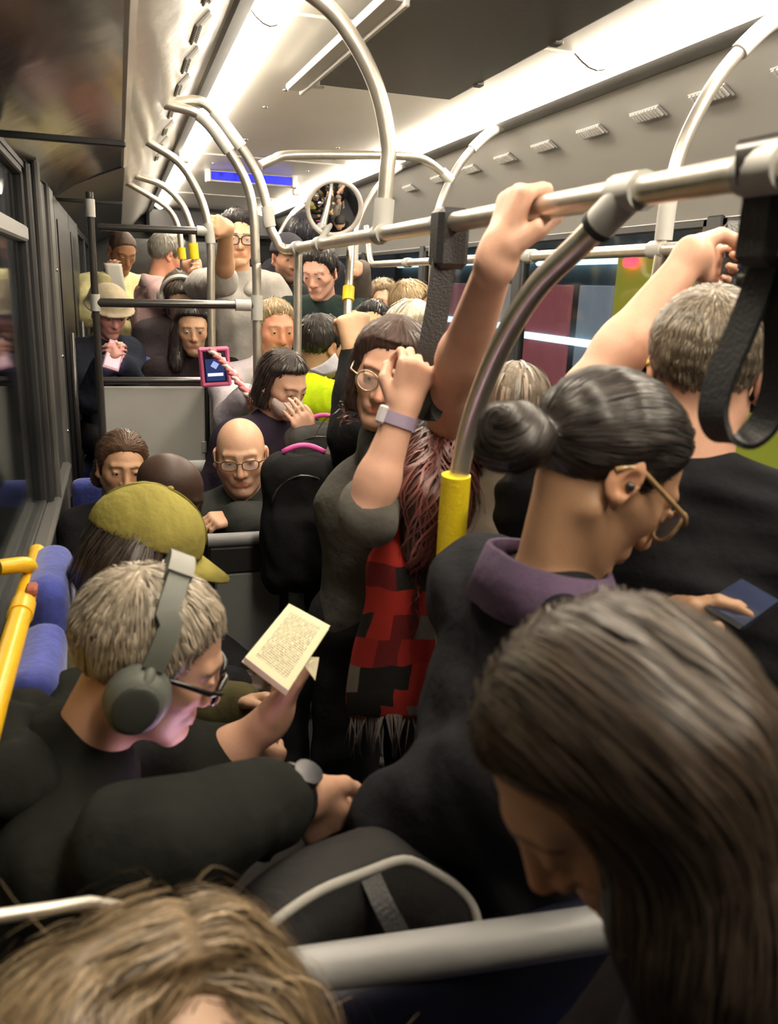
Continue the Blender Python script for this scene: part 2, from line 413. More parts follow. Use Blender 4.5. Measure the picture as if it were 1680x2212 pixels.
# light strips (lamps of the bus): two rows of diffusers
M_lamp = mat('lamp_diffuser', (.9, .9, .9), rough=.5, emit=(1.0, .875, .69), estr=LIGHT)
def lamp_row(x0, x1, lab, segs):
    for i, (a, b) in enumerate(segs):
        e = empty('ceiling_light', ((x0 + x1) / 2, (a + b) / 2, 2.43), lab[i], 'light', 'ceiling light strips')
        n = 7; px = np.linspace(x0, x1, n); pz = 2.452 - .040 * np.sin(np.linspace(0, math.pi, n))
        o = strip('diffuser', list(zip(px, pz)), a + .006, b - .006, M_lamp, e, .006); o.pop('kind', None)
        for y in (a, b): strip('end_cap', list(zip(px, pz - .002)), y - .004, y + .004, M_ceil, e, .006).pop('kind', None)
SEG = [(-.35, .45), (.45, 2.5), (2.5, 4.35), (4.35, 6.6), (6.6, 9.0)]
nm = ['out of view behind the photographer', 'nearest the camera', 'over the steel handrail', 'over the standing crowd', 'at the far end of the bus']
lamp_row(.368, .485, ['bright white ceiling light strip on the left, ' + q for q in nm], SEG)
lamp_row(1.368, 1.535, ['bright white ceiling light strip on the right, ' + q for q in nm], SEG)
# coves
wr = strip('wall_right_cove', [(1.62, 2.40), (1.66, 2.385), (1.80, 2.30), (1.95, 2.20), (2.06, 2.12), (2.14, 2.045), (2.15, 2.035)], Y0, Y1, M_cove)
strip('light_channel', [(1.540, 2.452), (1.545, 2.415), (1.60, 2.398), (1.625, 2.405)], Y0, Y1, M_plast, wr, .006)
wl = strip('wall_left_cove', [(.30, 2.395), (.25, 2.365), (.19, 2.30), (.12, 2.235), (.045, 2.195)], Y0, Y1, M_gloss)
strip('light_channel', [(.29, 2.400), (.31, 2.388), (.355, 2.41), (.362, 2.452)], Y0, Y1, M_pillar, wl, .006)
strip('edge_trim', [(.054, 2.196), (.040, 2.186), (.026, 2.192)], Y0, 3.95, mat('trim_pale', (.62, .58, .52), rough=.3), wl, .010)
strip('black_locker', [(.030, 2.190), (-.06, 2.155), (-.16, 2.105), (-.25, 2.045)], Y0, 3.95, M_black, wl, .012)
strip('rear_locker', [(.040, 2.190), (-.06, 2.150), (-.16, 2.105), (-.25, 2.045)], 3.955, Y1, M_dark, wl, .012)
for y in (.55, 2.2, 3.9): MB().box((-.25, y - .008, 2.03), (.03, y + .008, 2.045), .003).build('seam', M_dark, wl)
def vents(lab, pts, R3, par):
    for p in pts:
        e = MB(); p = np.array(p, float)
        o = MB().frame_box(p, R3, (.085, .026, .004), .003).build('air_vent', M_plast, par)
        for j in range(9): MB().frame_box(p + R3[0] * (-.072 + .018 * j) - R3[2] * .006 - R3[1] * .004, R3, (.0045, .018, .004)).build('louvre', M_cove, o)
rs = np.array([[0, 1., 0], _unit(np.array([.15, 0, -.095])), [0, 0, 0]]); rs[2] = np.cross(rs[0], rs[1])
if rs[2][2] < 0: rs[2] = -rs[2]; rs[0] = -rs[0]
vents('', [(1.735, y, 2.332) for y in (1.15, 1.55, 1.95, 2.30, 2.62, 2.98, 3.36, 3.74, 4.15, 4.6, 5.1, 5.6)], rs, wr)
ls = np.array([[0, 1., 0], _unit(np.array([-.06, 0, -.065])), [0, 0, 0]]); ls[2] = np.cross(ls[0], ls[1])
if ls[2][2] < 0: ls[2] = -ls[2]; ls[0] = -ls[0]
vents('', [(.215, y, 2.322) for y in (1.3, 1.62, 1.94, 2.26, 2.58, 2.9, 3.3, 3.7, 4.1, 4.5)], ls, wl)
# left wall
ll = struct('wall_left', MB().box((XL - .05, Y0, -.06), (XL, Y1, 1.0)), M_dark)
struct('sill', MB().box((XL - .02, Y0, .985), (XL + .035, 3.42, 1.015), .01), M_pillar, ll)
struct('header', MB().box((XL - .05, Y0, 2.03), (XL - .001, Y1, 2.2)), M_dark, ll)
def window(n, x, y0, y1, z0, z1, transom=None, fm=None, sgn=1):
    fm = fm or M_dark
    f = MB(); t = .03
    e = bpy.data.objects.new('window_%d' % n, None); e.location = (x, (y0 + y1) / 2, z0); link(e); e['kind'] = 'structure'
    for a, b in (((x - .02, y0, z0), (x + .02, y0 + t, z1)), ((x - .02, y1 - t, z0), (x + .02, y1, z1)), ((x - .02, y0, z0), (x + .02, y1, z0 + t)), ((x - .02, y0, z1 - t), (x + .02, y1, z1))):
        MB().box(a, b, .004).build('window_frame', fm, e)
    MB().box((x - .004, y0 + t, z0 + t), (x + .004, y1 - t, z1 - t)).build('pane', GLASS, e)
    if transom: MB().box((x - .022, y0 + t, transom - .022), (x + .026, y1 - t, transom + .022), .006).build('transom', M_plast, e)
    return e
window(1, XL - .025, -.9, 2.78, 1.0, 2.04, 1.845)
pt = MB(); struct('trim_1', MB().box((XL - .03, 2.78, .99), (XL + .012, 2.92, 2.05), .008), M_dark)
struct('trim_2', MB().tube([(XL + .020, 2.86, 1.01), (XL + .022, 2.86, 2.06)], .013, 10), M_pillar)
struct('trim_3', MB().box((XL - .03, 2.92, .99), (XL + .004, 3.42, 2.05), .006), M_dark)
p3 = struct('trim_4', MB().box((XL - .02, 3.42, .0), (XL + .020, 3.62, 2.05), .008), M_pillar)
for z in (1.12, 1.42, 1.75): MB().ball((XL + .022, 3.52, z), (.005, .007, .007), 8, 6).build('screw', M_screw, p3, True)
# black rear door on the left, and wall beyond
d1 = bpy.data.objects.new('door_1', None); d1.location = (XL, 4.6, 0); link(d1); d1['kind'] = 'structure'
for y in (3.62, 4.62):
    MB().box((XL - .03, y + .01, .03), (XL + .02, y + .99, 2.04), .01).build('door_leaf', M_dark, d1)
    MB().box((XL + .021, y + .10, .25), (XL + .025, y + .90, 1.95), .002).build('door_glass', mat('door_dark_glass', (.010, .010, .011), rough=.42), d1)
    MB().tube([(XL + .05, y + .10, .8), (XL + .05, y + .10, 1.5)], .012, 8).build('door_handle', M_dsteel, d1, True)
window(2, XL - .025, 5.75, 7.4, 1.15, 2.04); window(3, XL - .025, 7.45, 9.3, 1.15, 2.04)
struct('trim_5', MB().box((XL - .03, 5.63, .0), (XL + .015, 5.75, 2.05), .006), M_dark)
struct('wall_left_rear', MB().box((XL - .045, 5.75, .0), (XL - .002, Y1, 1.15)), M_dark)
# right wall
rw = struct('wall_right', MB().box((XR, Y0, -.06), (XR + .05, Y1, .92)), M_dark)
struct('sill', MB().box((XR - .035, Y0, .905), (XR + .02, Y1, .935), .01), M_pillar, rw)
struct('header', MB().box((XR + .001, Y0, 2.02), (XR + .05, Y1, 2.2)), M_cove, rw)
yy = [-.9, 1.15, 2.72, 4.35, 5.95, 7.55, 9.2]
for i in range(6):
    window(4 + i, XR + .015, yy[i] + .04, yy[i + 1] - .04, .92, 2.03)
    struct('trim_%d' % (6 + i), MB().box((XR - .012, yy[i + 1] - .045, .92), (XR + .03, yy[i + 1] + .045, 2.04), .006), M_dark)
# ends
wb = struct('wall_rear', MB().box((XL - .05, Y1, -.06), (XR + .05, Y1 + .05, 2.5)), M_dark)
struct('rear_header', MB().box((.30, Y1 - .30, 2.20), (1.62, Y1, 2.46), .03), mat('rear_head', (.05, .048, .055), rough=.35), wb)
struct('rear_window', MB().box((.1, Y1 - .02, 1.55), (1.8, Y1 - .004, 2.15), .006), M_black, wb)
struct('wall_front', MB().box((XL - .05, Y0 - .05, -.06), (XR + .05, Y0, 2.5)), M_dark)
# ------------------------------------------------------------------ rails, poles, straps, fittings
TR = .0175
def collar_part(a, b, r, parent, name='joint_sleeve', m=None): return MB().tube([a, b], r, 16).build(name, m or M_joint, parent, 'auto')
def along(pts, t0, t1):
    p = np.asarray(pts, float); d = np.r_[0, np.cumsum(np.linalg.norm(np.diff(p, axis=0), axis=1))]; T = np.linspace(t0, t1, 6) * d[-1]
    return np.stack([np.interp(T, d, p[:, i]) for i in range(3)], 1)
def pole(name, label, cat, pts, r=TR, m=None, grips=(), joints=(), fil=.0, group=None, clamps=()):
    """tube along pts; grips / joints as (z0, z1) spans found on the path by height, clamps as points"""
    pts = fillet(pts, fil) if fil else np.asarray(pts, float)
    base = pts[np.argmin(pts[:, 2])]
    e = empty(name, base, label, cat, group); MB().tube(pts, r, 16).build('tube', m or M_steel, e, 'auto')
    q = pts if pts[0, 2] > pts[-1, 2] else pts[::-1]
    dn = np.vstack([q[0] + (q[1:2] - q[0]) * 0, q]); dense = np.vstack([np.linspace(q[i], q[i + 1], 12, endpoint=False) for i in range(len(q) - 1)] + [q[-1:]])
    def span(z0, z1, rr, nm, mm):
        s_ = dense[(dense[:, 2] >= min(z0, z1)) & (dense[:, 2] <= max(z0, z1))]
        if len(s_) > 1: MB().tube(s_, rr, 16).build(nm, mm, e, 'auto')
    for z0, z1 in grips: span(z0, z1, r * 1.42, 'grip_sleeve', M_yellow)
    for z0, z1 in joints: span(z0, z1, r * 1.30, 'joint_sleeve', M_joint)
    for cpt, ax in clamps: collar_part(np.asarray(cpt) - np.asarray(ax) * .028, np.asarray(cpt) + np.asarray(ax) * .028, r * 1.35, e, 'clamp')
    return e
def hz(px, py, Y): return P(px, py, Y)
RX, RZ = .605, 1.855
# near overhead rail above the left edge of the aisle
rail = pole('grab_rail', 'long steel overhead handrail on the left of the aisle, gripped by a raised hand', 'handrail', [(RX, -.25, RZ), (RX, 3.13, RZ)], .0178,
     clamps=[((RX, y, RZ), (0, 1, 0)) for y in (.70, .932, 1.56, 1.97, 2.62, 2.98)])
# big curved pole from that rail down to the floor
g0 = np.array([RX, .932, RZ]); gl = P(975, 1150, 1.30)
gp = spline([g0, P(1265, 515, 1.0), P(1160, 620, 1.09), P(1085, 740, 1.17), P(1030, 870, 1.245), P(1000, 980, 1.285), gl + (0, 0, .02), gl + (0, 0, -.10)], 7)
gp = np.vstack([gp, [gl[0], gl[1], .0]])
pg = pole('curved_pole', 'thick bent steel pole with yellow grip sleeve beside the red scarf', 'pole', gp, .0175)
MB().tube(gp[(gp[:, 2] > P(975, 1212, 1.30)[2]) & (gp[:, 2] < P(985, 1022, 1.29)[2])] if False else [P(985, 1026, 1.29), P(978, 1120, 1.298), P(972, 1212, 1.30)], .0262, 18).build('grip_sleeve', M_yellow, pg, 'auto')
MB().tube([gp[0] + (gp[1] - gp[0]) * .25, gp[2], gp[5]], .0225, 18).build('joint_sleeve', M_joint, pg, 'auto')
MB().tube([gp[5] - (gp[5] - gp[4]) * .4, gp[5] + (gp[5] - gp[4]) * .4], .0238, 18).build('rubber_ring', M_rubber, pg, 'auto')
# pole arching down from the left cove onto that rail
pole('arched_pole', 'large steel pole arching from the ceiling down to the overhead rail', 'pole', spline([(.285, 1.97, 2.40), P(690, 0, 1.97), P(762, 85, 1.97), P(815, 195, 1.97), P(838, 310, 1.97), (RX + .008, 1.97, 1.99), (RX, 1.97, RZ)], 7), .0185, joints=[(1.86, 1.935)])
# left poles B, C, A and the ones behind
B0 = P(555, 660, 3.05)
pole('arched_pole', 'slim steel pole with an arched top joined to the dark crossbar', 'pole', spline([(.17, 3.05, 2.29), P(432, 250, 3.05), P(490, 320, 3.05), P(530, 390, 3.05), P(547, 460, 3.05), P(552, 560, 3.05), (B0[0], 3.05, 1.60), (B0[0], 3.05, 0.0)], 6), .0165, joints=[(2.16, 2.27), (1.60, 1.69)])
C1 = P(590, 541, 3.13)
pole('arched_pole', 'steel arch from the left cove ending at the corner of the overhead rail', 'pole', np.vstack([spline([(.20, 3.13, 2.31), P(440, 222, 3.13), P(500, 290, 3.13), P(550, 365, 3.13), P(574, 435, 3.13), P(583, 490, 3.13), (RX - .05, 3.13, RZ + .035)], 6), spline([(RX - .04, 3.13, RZ + .012), (RX - .02, 3.13, RZ + .001), (RX, 3.13, RZ)], 4)]), .0175, joints=[(2.19, 2.30), (1.93, 2.0)])
A0 = P(456, 660, 3.6)
pole('arched_pole', 'steel pole with arched top beside the grey partition and the pink phone case', 'pole', spline([(.13, 3.6, 2.25), P(385, 350, 3.6), P(425, 410, 3.6), P(446, 470, 3.6), P(455, 540, 3.6), (A0[0], 3.6, 1.55), (A0[0], 3.6, 0.0)], 6), .0165, joints=[(1.88, 1.96)])
pole('arched_pole', 'arched steel pole with yellow grip held by a hand, far left', 'pole', np.vstack([spline([(.10, 4.6, 2.23), P(350, 400, 4.6), P(392, 440, 4.6), P(413, 490, 4.6)], 6), [P(420, 560, 4.6), (P(423, 660, 4.6)[0], 4.6, ZR)]]), .0175, grips=[(P(420, 562, 4.6)[2], P(420, 524, 4.6)[2])])
pole('arched_pole', 'arched steel pole with yellow grip in front of the pink shirt', 'pole', np.vstack([spline([(.06, 4.76, 2.21), P(342, 435, 4.76), P(372, 462, 4.76), P(388, 500, 4.76)], 6), [P(394, 560, 4.76), (P(396, 660, 4.76)[0], 4.76, ZR)]]), .0150, grips=[(P(394, 578, 4.76)[2], P(394, 533, 4.76)[2])])
# crossbars and the grey partition behind the seated pair
L0 = P(206, 655, 3.05)
pole('upright_post', 'thin dark steel upright at the left end of the crossbars', 'post', [(L0[0], 3.05, 2.0), (L0[0], 3.05, .0)], .012, M_dsteel, clamps=[((L0[0], 3.05, z), (0, 0, 1)) for z in (1.95, 1.645, .98)])
pole('crossbar', 'dark steel crossbar running between the left upright and the slim pole', 'bar', [(L0[0], 3.05, 1.645), (B0[0], 3.05, 1.652)], .0150, M_dsteel, clamps=[((B0[0] - .05, 3.05, 1.651), (1, 0, 0))])
pole('crossbar', 'upper dark steel bar above the heads at far left', 'bar', [P(212, 490, 3.6), P(452, 500, 3.6)], .0145, M_dsteel, clamps=[(P(440, 499, 3.6), (1, 0, 0))])
pole('crossbar', 'lower steel bar along the top edge of the grey partition', 'bar', [P(216, 822, 3.6), P(442, 822, 3.6)], .0150, M_dsteel)
pa = empty('partition', (.14, 3.62, .0), 'plain grey partition panel behind the seated woman and bald man', 'partition')
q0, q1 = P(222, 835, 3.62), P(447, 835, 3.62)
MB().box((q0[0], 3.61, .05), (q1[0] - .012, 3.635, q0[2]), .006).build('panel', M_panel, pa)
MB().box((q1[0] - .010, 3.605, .05), (q1[0] + .012, 3.64, q0[2] + .01), .004).build('edge_strip', M_rubber, pa)
MB().box((q0[0] - .022, 3.605, .05), (q0[0], 3.64, q0[2] + .01), .004).build('edge_strip', M_rubber, pa)
for z in (.35, 1.0): MB().box((q1[0] - .03, 3.602, z), (q1[0] - .008, 3.612, z + .05), .002).build('bracket', M_plast, pa)
# stanchion with yellow grip in the middle, and the ones behind
H0 = P(643, 640, 3.0)
pole('stanchion_pole', 'straight steel pole with yellow grip next to the masked woman', 'pole', [(H0[0], 3.0, RZ - .01), (H0[0], 3.0, 0)], .0155, grips=[(P(640, 832, 3.0)[2], P(640, 764, 3.0)[2])], joints=[(1.77, 1.84)])
f0 = P(757, 520, 2.6)
pole("stanchion_pole", "thin tilted steel pole with yellow grip above the raised black-sleeved fist", "pole", [P(758, 522, 2.40), P(752, 640, 2.33), P(748, 760, 2.25), (P(748, 760, 2.25)[0], 2.25, 0)], .0120, grips=[(P(752, 657, 2.32)[2], P(752, 612, 2.34)[2])])
s0 = P(694, 480, 5.2); s1 = P(678, 560, 5.2)
pole('stanchion_pole', 'far steel pole with short yellow grip under the round mirror', 'pole', [s0, s1, (s1[0], 5.2, ZR)], .018, grips=[(P(678, 569, 5.2)[2], P(678, 544, 5.2)[2])])
# right-hand rail over the window seats with its ceiling arms
WX, WZ = 1.30, 1.850
pole('grab_rail', 'steel handrail in front of the right windows behind the raised arms', 'handrail', [(WX, .4, WZ), (WX, 3.46, WZ)], .0165, clamps=[((WX, y, WZ), (0, 1, 0)) for y in (1.85, 2.55, 2.8, 3.44)])
pole('grab_rail', 'short steel handrail with a bent corner behind the mirror on the right', 'handrail', fillet([(WX, 3.46, WZ), (WX, 4.42, WZ), (WX, 4.52, WZ + .20)], .06), .0165, clamps=[((WX, 3.8, WZ), (0, 1, 0))])
def arm_pole(Y, lab, low=.3, dx=0.0, bend=None):
    pts = list(spline([(1.60, Y, 2.425), (1.505, Y, 2.365), (1.40, Y, 2.25), (1.325, Y, 2.10), (1.302, Y, 1.97), (1.30, Y, WZ)], 6))
    pts += [np.array(q) for q in (bend or [(1.30, Y, low)])]
    return pole('arm_pole', lab, 'pole', pts, .0170, joints=[(2.31, 2.40), (1.87, 1.97)])
arm_pole(1.835, 'curved steel pole from the right light strip above the short-haired man', bend=[(1.30, 1.84, 1.78), (1.30, 1.93, 1.66), (1.28, 2.03, 1.45), (1.27, 2.06, 1.2), (1.27, 2.06, .4)])
arm_pole(3.46, 'curved steel pole from the right cove left of the raised fist', low=.0)
arm_pole(4.75, 'curved steel pole on the right just behind the round mirror', low=ZR)
arm_pole(6.0, 'far curved steel pole on the right above the dark cap', low=ZR)
arm_pole(7.4, 'farthest curved steel pole on the right near the end of the bus', low=ZR)
pole('cross_tube', 'bent steel tube crossing under the ceiling between both sides', 'handrail', spline([P(562, 358, 3.13), P(590, 345, 3.14), P(625, 335, 3.16), P(760, 335, 3.28), P(880, 338, 3.40), P(925, 350, 3.44), P(968, 384, 3.46)], 6), .0165, clamps=[(P(964, 381, 3.46), _unit(np.array([.7, 0, -.5])))])
# yellow wall rail beside the bench, with stop button
yr = empty('wall_rail', (-.2, 1.5, 1.1), 'bright yellow handrail along the left window beside blue seats', 'handrail')
MB().tube([(-.2, .75, 1.10), (-.2, .85, 1.13), (-.2, 1.86, 1.13), (-.205, 1.90, 1.125)], .0195, 16).build('tube', M_yrail, yr, 'auto')
for y in (1.72, .95): MB().tube(fillet([(-.2, y, 1.14), (-.2, y - .03, 1.17), (-.25, y - .06, 1.175)], .03), .016, 12).build('bracket', M_yrail, yr, 'auto')
sb = MB().tube([(-.2, 1.51, 1.13), (-.2, 1.57, 1.13)], .0225, 16).build('button_sleeve', M_yrail, yr, 'auto')
MB().box((-.196, 1.575, 1.140), (-.176, 1.615, 1.158), .004).build('stop_button', mat('stop_red', (.35, .10, .06), rough=.4), yr)
# hanging straps
def strap(lab, top, low, wid, th, side, loop=None):
    e = empty('hand_strap', np.minimum(top, low), lab, 'strap')
    return e
s1 = empty('hand_strap', P(915, 780, 1.5), 'black hanging strap in the centre held by the hand with lilac watch', 'strap')
sd = np.array([.9, -.35, .0])
MB().box((RX - .032, 1.50, RZ - .085), (RX + .032, 1.56, RZ + .026), .01).build('bracket', M_strap, s1)
MB().ribbon(spline([(RX - .002, 1.525, RZ - .05), P(958, 575, 1.52), P(944, 670, 1.515), P(925, 770, 1.51), P(912, 840, 1.51)], 6), sd, .047, .006).build('webbing', M_strap, s1)
MB().ribbon(spline([P(912, 840, 1.51), P(915, 885, 1.505), P(935, 890, 1.50), P(940, 850, 1.50), P(940, 800, 1.505)], 6), sd, .036, .005).build('handle_loop', M_strap, s1)
s2 = empty('hand_strap', P(1590, 950, .70), 'large black hanging strap with a teardrop loop at the right edge', 'strap')
MB().frame_box(P(1668, 455, .715), rot(0), (.022, .030, .055), .010).build('clamp_block', M_strap, s2)
MB().tube([P(1690, 345, .70), P(1600, 362, .73)], .026, 16).build('clamp_ring', M_dsteel, s2, 'auto')
MB().frame_box(P(1655, 500, .71), rot(0), (.010, .014, .030), .005).build('swivel', M_plast, s2)
tw = np.array([.55, -.75, .2])
lp = spline([P(1662, 520, .71), P(1640, 610, .715), P(1598, 720, .72), P(1552, 830, .725), P(1540, 900, .722), P(1562, 945, .715), P(1610, 950, .705), P(1655, 905, .698), P(1680, 820, .695), P(1684, 700, .70), P(1672, 580, .705), P(1664, 525, .71)], 6)
MB().ribbon(lp, np.array([.15, -.95, .0]), .036, .007).build('handle_loop', M_strap, s2)
# round convex mirror on its stem above the rail
mi = empty('convex_mirror', (.62, 2.62, RZ), 'round convex mirror with white rim mounted above the overhead rail', 'mirror')
mc = P(722, 450, 2.60); nf = _unit(EYE + np.array([.45, .3, -.75]) - mc); Fm = frame(nf, (0, 0, 1)); rm = .083
V = [mc + nf * .012]; F = []
for i in range(1, 7):
    for j in range(32):
        a = 2 * math.pi * j / 32; q = rm * i / 6; V.append(mc + nf * (.012 - .012 * (i / 6) ** 2) + Fm[0] * q * math.cos(a) + Fm[2] * q * math.sin(a))
F = [(0, 1 + j, 1 + (j + 1) % 32) for j in range(32)] + [(1 + i * 32 + j, 1 + (i + 1) * 32 + j, 1 + (i + 1) * 32 + (j + 1) % 32, 1 + i * 32 + (j + 1) % 32) for i in range(5) for j in range(32)]
mesh('mirror_glass', np.array(V), F, mat('mirror', (.82, .84, .86), rough=.05, metal=1.0), mi, True)
MB().tube([mc + Fm[0] * rm * math.cos(a) + Fm[2] * rm * math.sin(a) for a in np.linspace(0, 2 * math.pi, 40, endpoint=False)], .008, 8, closed=True).build('rim', mat('rim_white', (.62, .58, .56), rough=.4), mi, True)
MB().tube([mc - nf * .02 + Fm[0] * rm * .0, mc - nf * .02], .06, 24).build('back_cup', M_plast, mi, 'auto') if False else None
MB().tube([mc - nf * .012, (RX + .03, 2.62, RZ + .06), (RX, 2.62, RZ + .01)], .010, 10).build('stem', M_joint, mi, 'auto')
# blue passenger display hanging under the ceiling
dsp = empty('passenger_display', (.9, 6.0, 2.38), 'blue glowing passenger display hanging under the ceiling', 'display')
MB().box((.60, 6.0, 2.385), (1.20, 6.05, 2.455), .012).build('housing', M_ceil, dsp)
m = bpy.data.materials.new('display_blue'); m.use_nodes = True; nt = m.node_tree; b = nt.nodes['Principled BSDF']; b.inputs['Base Color'].default_value = (.0, .0, .03, 1)
tc = nt.nodes.new('ShaderNodeTexCoord'); vo = nt.nodes.new('ShaderNodeTexVoronoi'); vo.inputs['Scale'].default_value = 14; nt.links.new(tc.outputs['Object'], vo.inputs['Vector'])
rp = nt.nodes.new('ShaderNodeValToRGB'); rp.color_ramp.elements[0].color = (.0, .0, .30, 1); rp.color_ramp.elements[1].color = (.02, .03, 1, 1); rp.color_ramp.elements[1].position = .45
nt.links.new(vo.outputs[0], rp.inputs[0]); nt.links.new(rp.outputs[0], b.inputs['Emission Color']); b.inputs['Emission Strength'].default_value = 1.1
MB().box((.625, 5.992, 2.395), (1.175, 6.001, 2.447), .004).build('screen', m, dsp)
for x in (.60, 1.19): MB().box((x - .012, 5.985, 2.38), (x + .022, 6.055, 2.47), .006).build('corner_bracket', M_ceil, dsp)
for i, (x, y, lab) in enumerate([(P(400, 415, 5.0)[0], 5.0, 'small pale ceiling speaker pod left of the blue display'), (P(640, 395, 6.3)[0], 6.3, 'small pale ceiling pod right of the blue display')]):
    e = empty('ceiling_pod', (x, y, 2.36), lab, 'fitting'); MB().tube([(x, y, 2.45), (x, y, 2.40)], .02, 12).build('stem', M_ceil, e, 'auto'); MB().box((x - .03, y - .03, 2.36), (x + .03, y + .03, 2.405), .010).build('cover', M_ceil, e)
# ------------------------------------------------------------------ outside: night street behind the windows
def PX(px, py, X):
    d = RW @ np.array([px - 840.0, 1106.0 - py, -FPX]); return EYE + d * (X / d[0])
gr = struct('ground', MB().box((-14, -8, -.45), (24, 40, -.40)), mat('asphalt', (.03, .03, .032), rough=.8, var=.2))
M_sig = mat('sign_cool', (.2, .25, .28), emit=(.55, .85, 1.0), estr=2.5); M_red = mat('tail_red', (.2, 0, 0), emit=(1, .02, .03), estr=8.0)
def outbox(name, lab, cat, p0, p1, X, depth, m, parts=()):
    a, b = PX(*p0, X), PX(*p1, X); e = empty(name, ((X + X + depth) / 2, (a[1] + b[1]) / 2, min(a[2], b[2])), lab, cat)
    MB().box((X, min(a[1], b[1]), min(a[2], b[2])), (X + depth, max(a[1], b[1]), max(a[2], b[2])), .02).build('body', m, e); return e
vb = empty('parked_bus', (5.0, 5.0, -.4), 'yellow-green vehicle outside the right windows with red tail light', 'bus')
M_lime_glow = mat('lime_paint_glow', (.30, .28, .03), rough=.5, emit=(.42, .40, .04), estr=.5)  # paint glows by itself, standing in for street light on the body
MB().box((4.0, 3.6, .0), (6.4, 6.3, 2.12), .06).build('body', M_lime_glow, vb)
MB().box((3.97, 3.8, 1.02), (4.02, 6.1, 1.42), .01).build('window_band', M_black, vb)
a = PX(1362, 566, 3.98); MB().box((3.95, a[1] - .09, a[2] - .04), (4.01, a[1] + .09, a[2] + .04), .02).build('tail_lamp', M_red, vb)
a = PX(1350, 705, 3.98); MB().box((3.95, a[1] - .14, a[2] - .03), (4.01, a[1] + .14, a[2] + .03), .02).build('tail_lamp', M_red, vb)
a = PX(1455, 561, 3.98); MB().box((3.95, a[1] - .10, a[2] - .035), (4.01, a[1] + .10, a[2] + .035), .02).build('sign_lamp', M_sig, vb)
for y in (4.1, 5.8): MB().tube([(4.0, y, .02), (4.3, y, .02)], .42, 20).build('wheel', M_rubber, vb, 'auto')
kb = empty('shop_front', (6.5, 9.5, -.4), 'dim maroon shop front with cool strip lights across the street', 'shop')
MB().box((5.2, 6.6, -.4), (7.0, 16.0, 3.6), .03).build('wall', mat('shop_wall', (.10, .10, .105), rough=.7, var=.3, vscale=1.5), kb)
for i, (y0, y1, c_) in enumerate([(6.9, 7.9, (.16, .04, .045)), (8.1, 8.8, (.12, .13, .15)), (9.0, 10.2, (.17, .045, .05)), (10.5, 11.6, (.20, .17, .15)), (11.9, 13.2, (.15, .05, .06)), (13.4, 15.2, (.12, .13, .14))]):
    MB().box((5.16, y0, .2), (5.21, y1, 1.85), .01).build('shop_panel', mat('shop_%d' % i, c_, rough=.5, emit=c_, estr=1.3, var=.4, vscale=3), kb)  # panels glow in their own colour in place of light falling on them
for y0, y1, z in ((6.8, 9.8, 2.12), (10.0, 15.5, 2.16), (6.8, 10.0, 1.20), (10.4, 14.8, 1.28)):
    MB().tube([(5.12, y0, z), (5.12, y1, z)], .045, 10).build('strip_lamp', M_sig, kb, 'auto')
ss = empty('street_sign', (3.4, 2.6, 1.9), 'small pale green lit sign outside the right window top', 'sign'); a = PX(1600, 470, 3.4)
MB().box((3.4, a[1] - .2, a[2] - .12), (3.45, a[1] + .2, a[2] + .10), .01).build('board', mat('sign_green', (.2, .3, .2), emit=(.35, .5, .4), estr=1.0), ss)
MB().tube([(3.45, a[1], a[2] - .1), (3.45, a[1], -.4)], .04, 10).build('post', M_dsteel, ss, 'auto')
# left side: hedge and verge, with a street lamp added to light them
hd = [cap((-4.2, y, .1 + .1 * math.sin(y)), (-4.2, y + 1.2, .15 + .1 * math.cos(y * 2)), .75 + .1 * math.sin(3 * y), None, .2) for y in np.arange(-1, 16, 1.2)]
V, F = solid(hd, .16, (.07, 6.0, 2), .2).surf()
tag(mesh('hedge', V, F, mat('hedge_green', (.16, .20, .05), rough=.9, var=.5, vscale=14, bump=1, bscale=20, bdist=.05)), 'olive green hedge outside the left window', 'hedge')
bw = empty('building', (-6, 8, -.4), 'dim building outside the left window behind the hedge', 'building')
MB().box((-7, -4, -.4), (-6, 22, 5)).build('wall', mat('bld', (.12, .13, .11), rough=.8, var=.3, vscale=1), bw)
for y in (2, 6, 10, 14): MB().box((-6.02, y, 1.5), (-5.98, y + 1.6, 2.7)).build('window', mat('bldwin', (.2, .25, .1), emit=(.45, .55, .25), estr=.25), bw)
sl = empty('added_street_lamp', (-2.6, 7.0, -.4), 'added street lamp lighting the hedge outside the left windows', 'lamp')
MB().tube(fillet([(-2.2, 7.0, -.4), (-2.2, 7.0, 4.2), (-3.0, 7.0, 4.4)], .4), .05, 10).build('post', M_dsteel, sl, 'auto'); MB().box((-3.3, 6.85, 4.33), (-2.8, 7.15, 4.42), .02).build('head', mat('added_lamp_head', (.5, .5, .4), emit=(1, .95, .6), estr=160), sl)
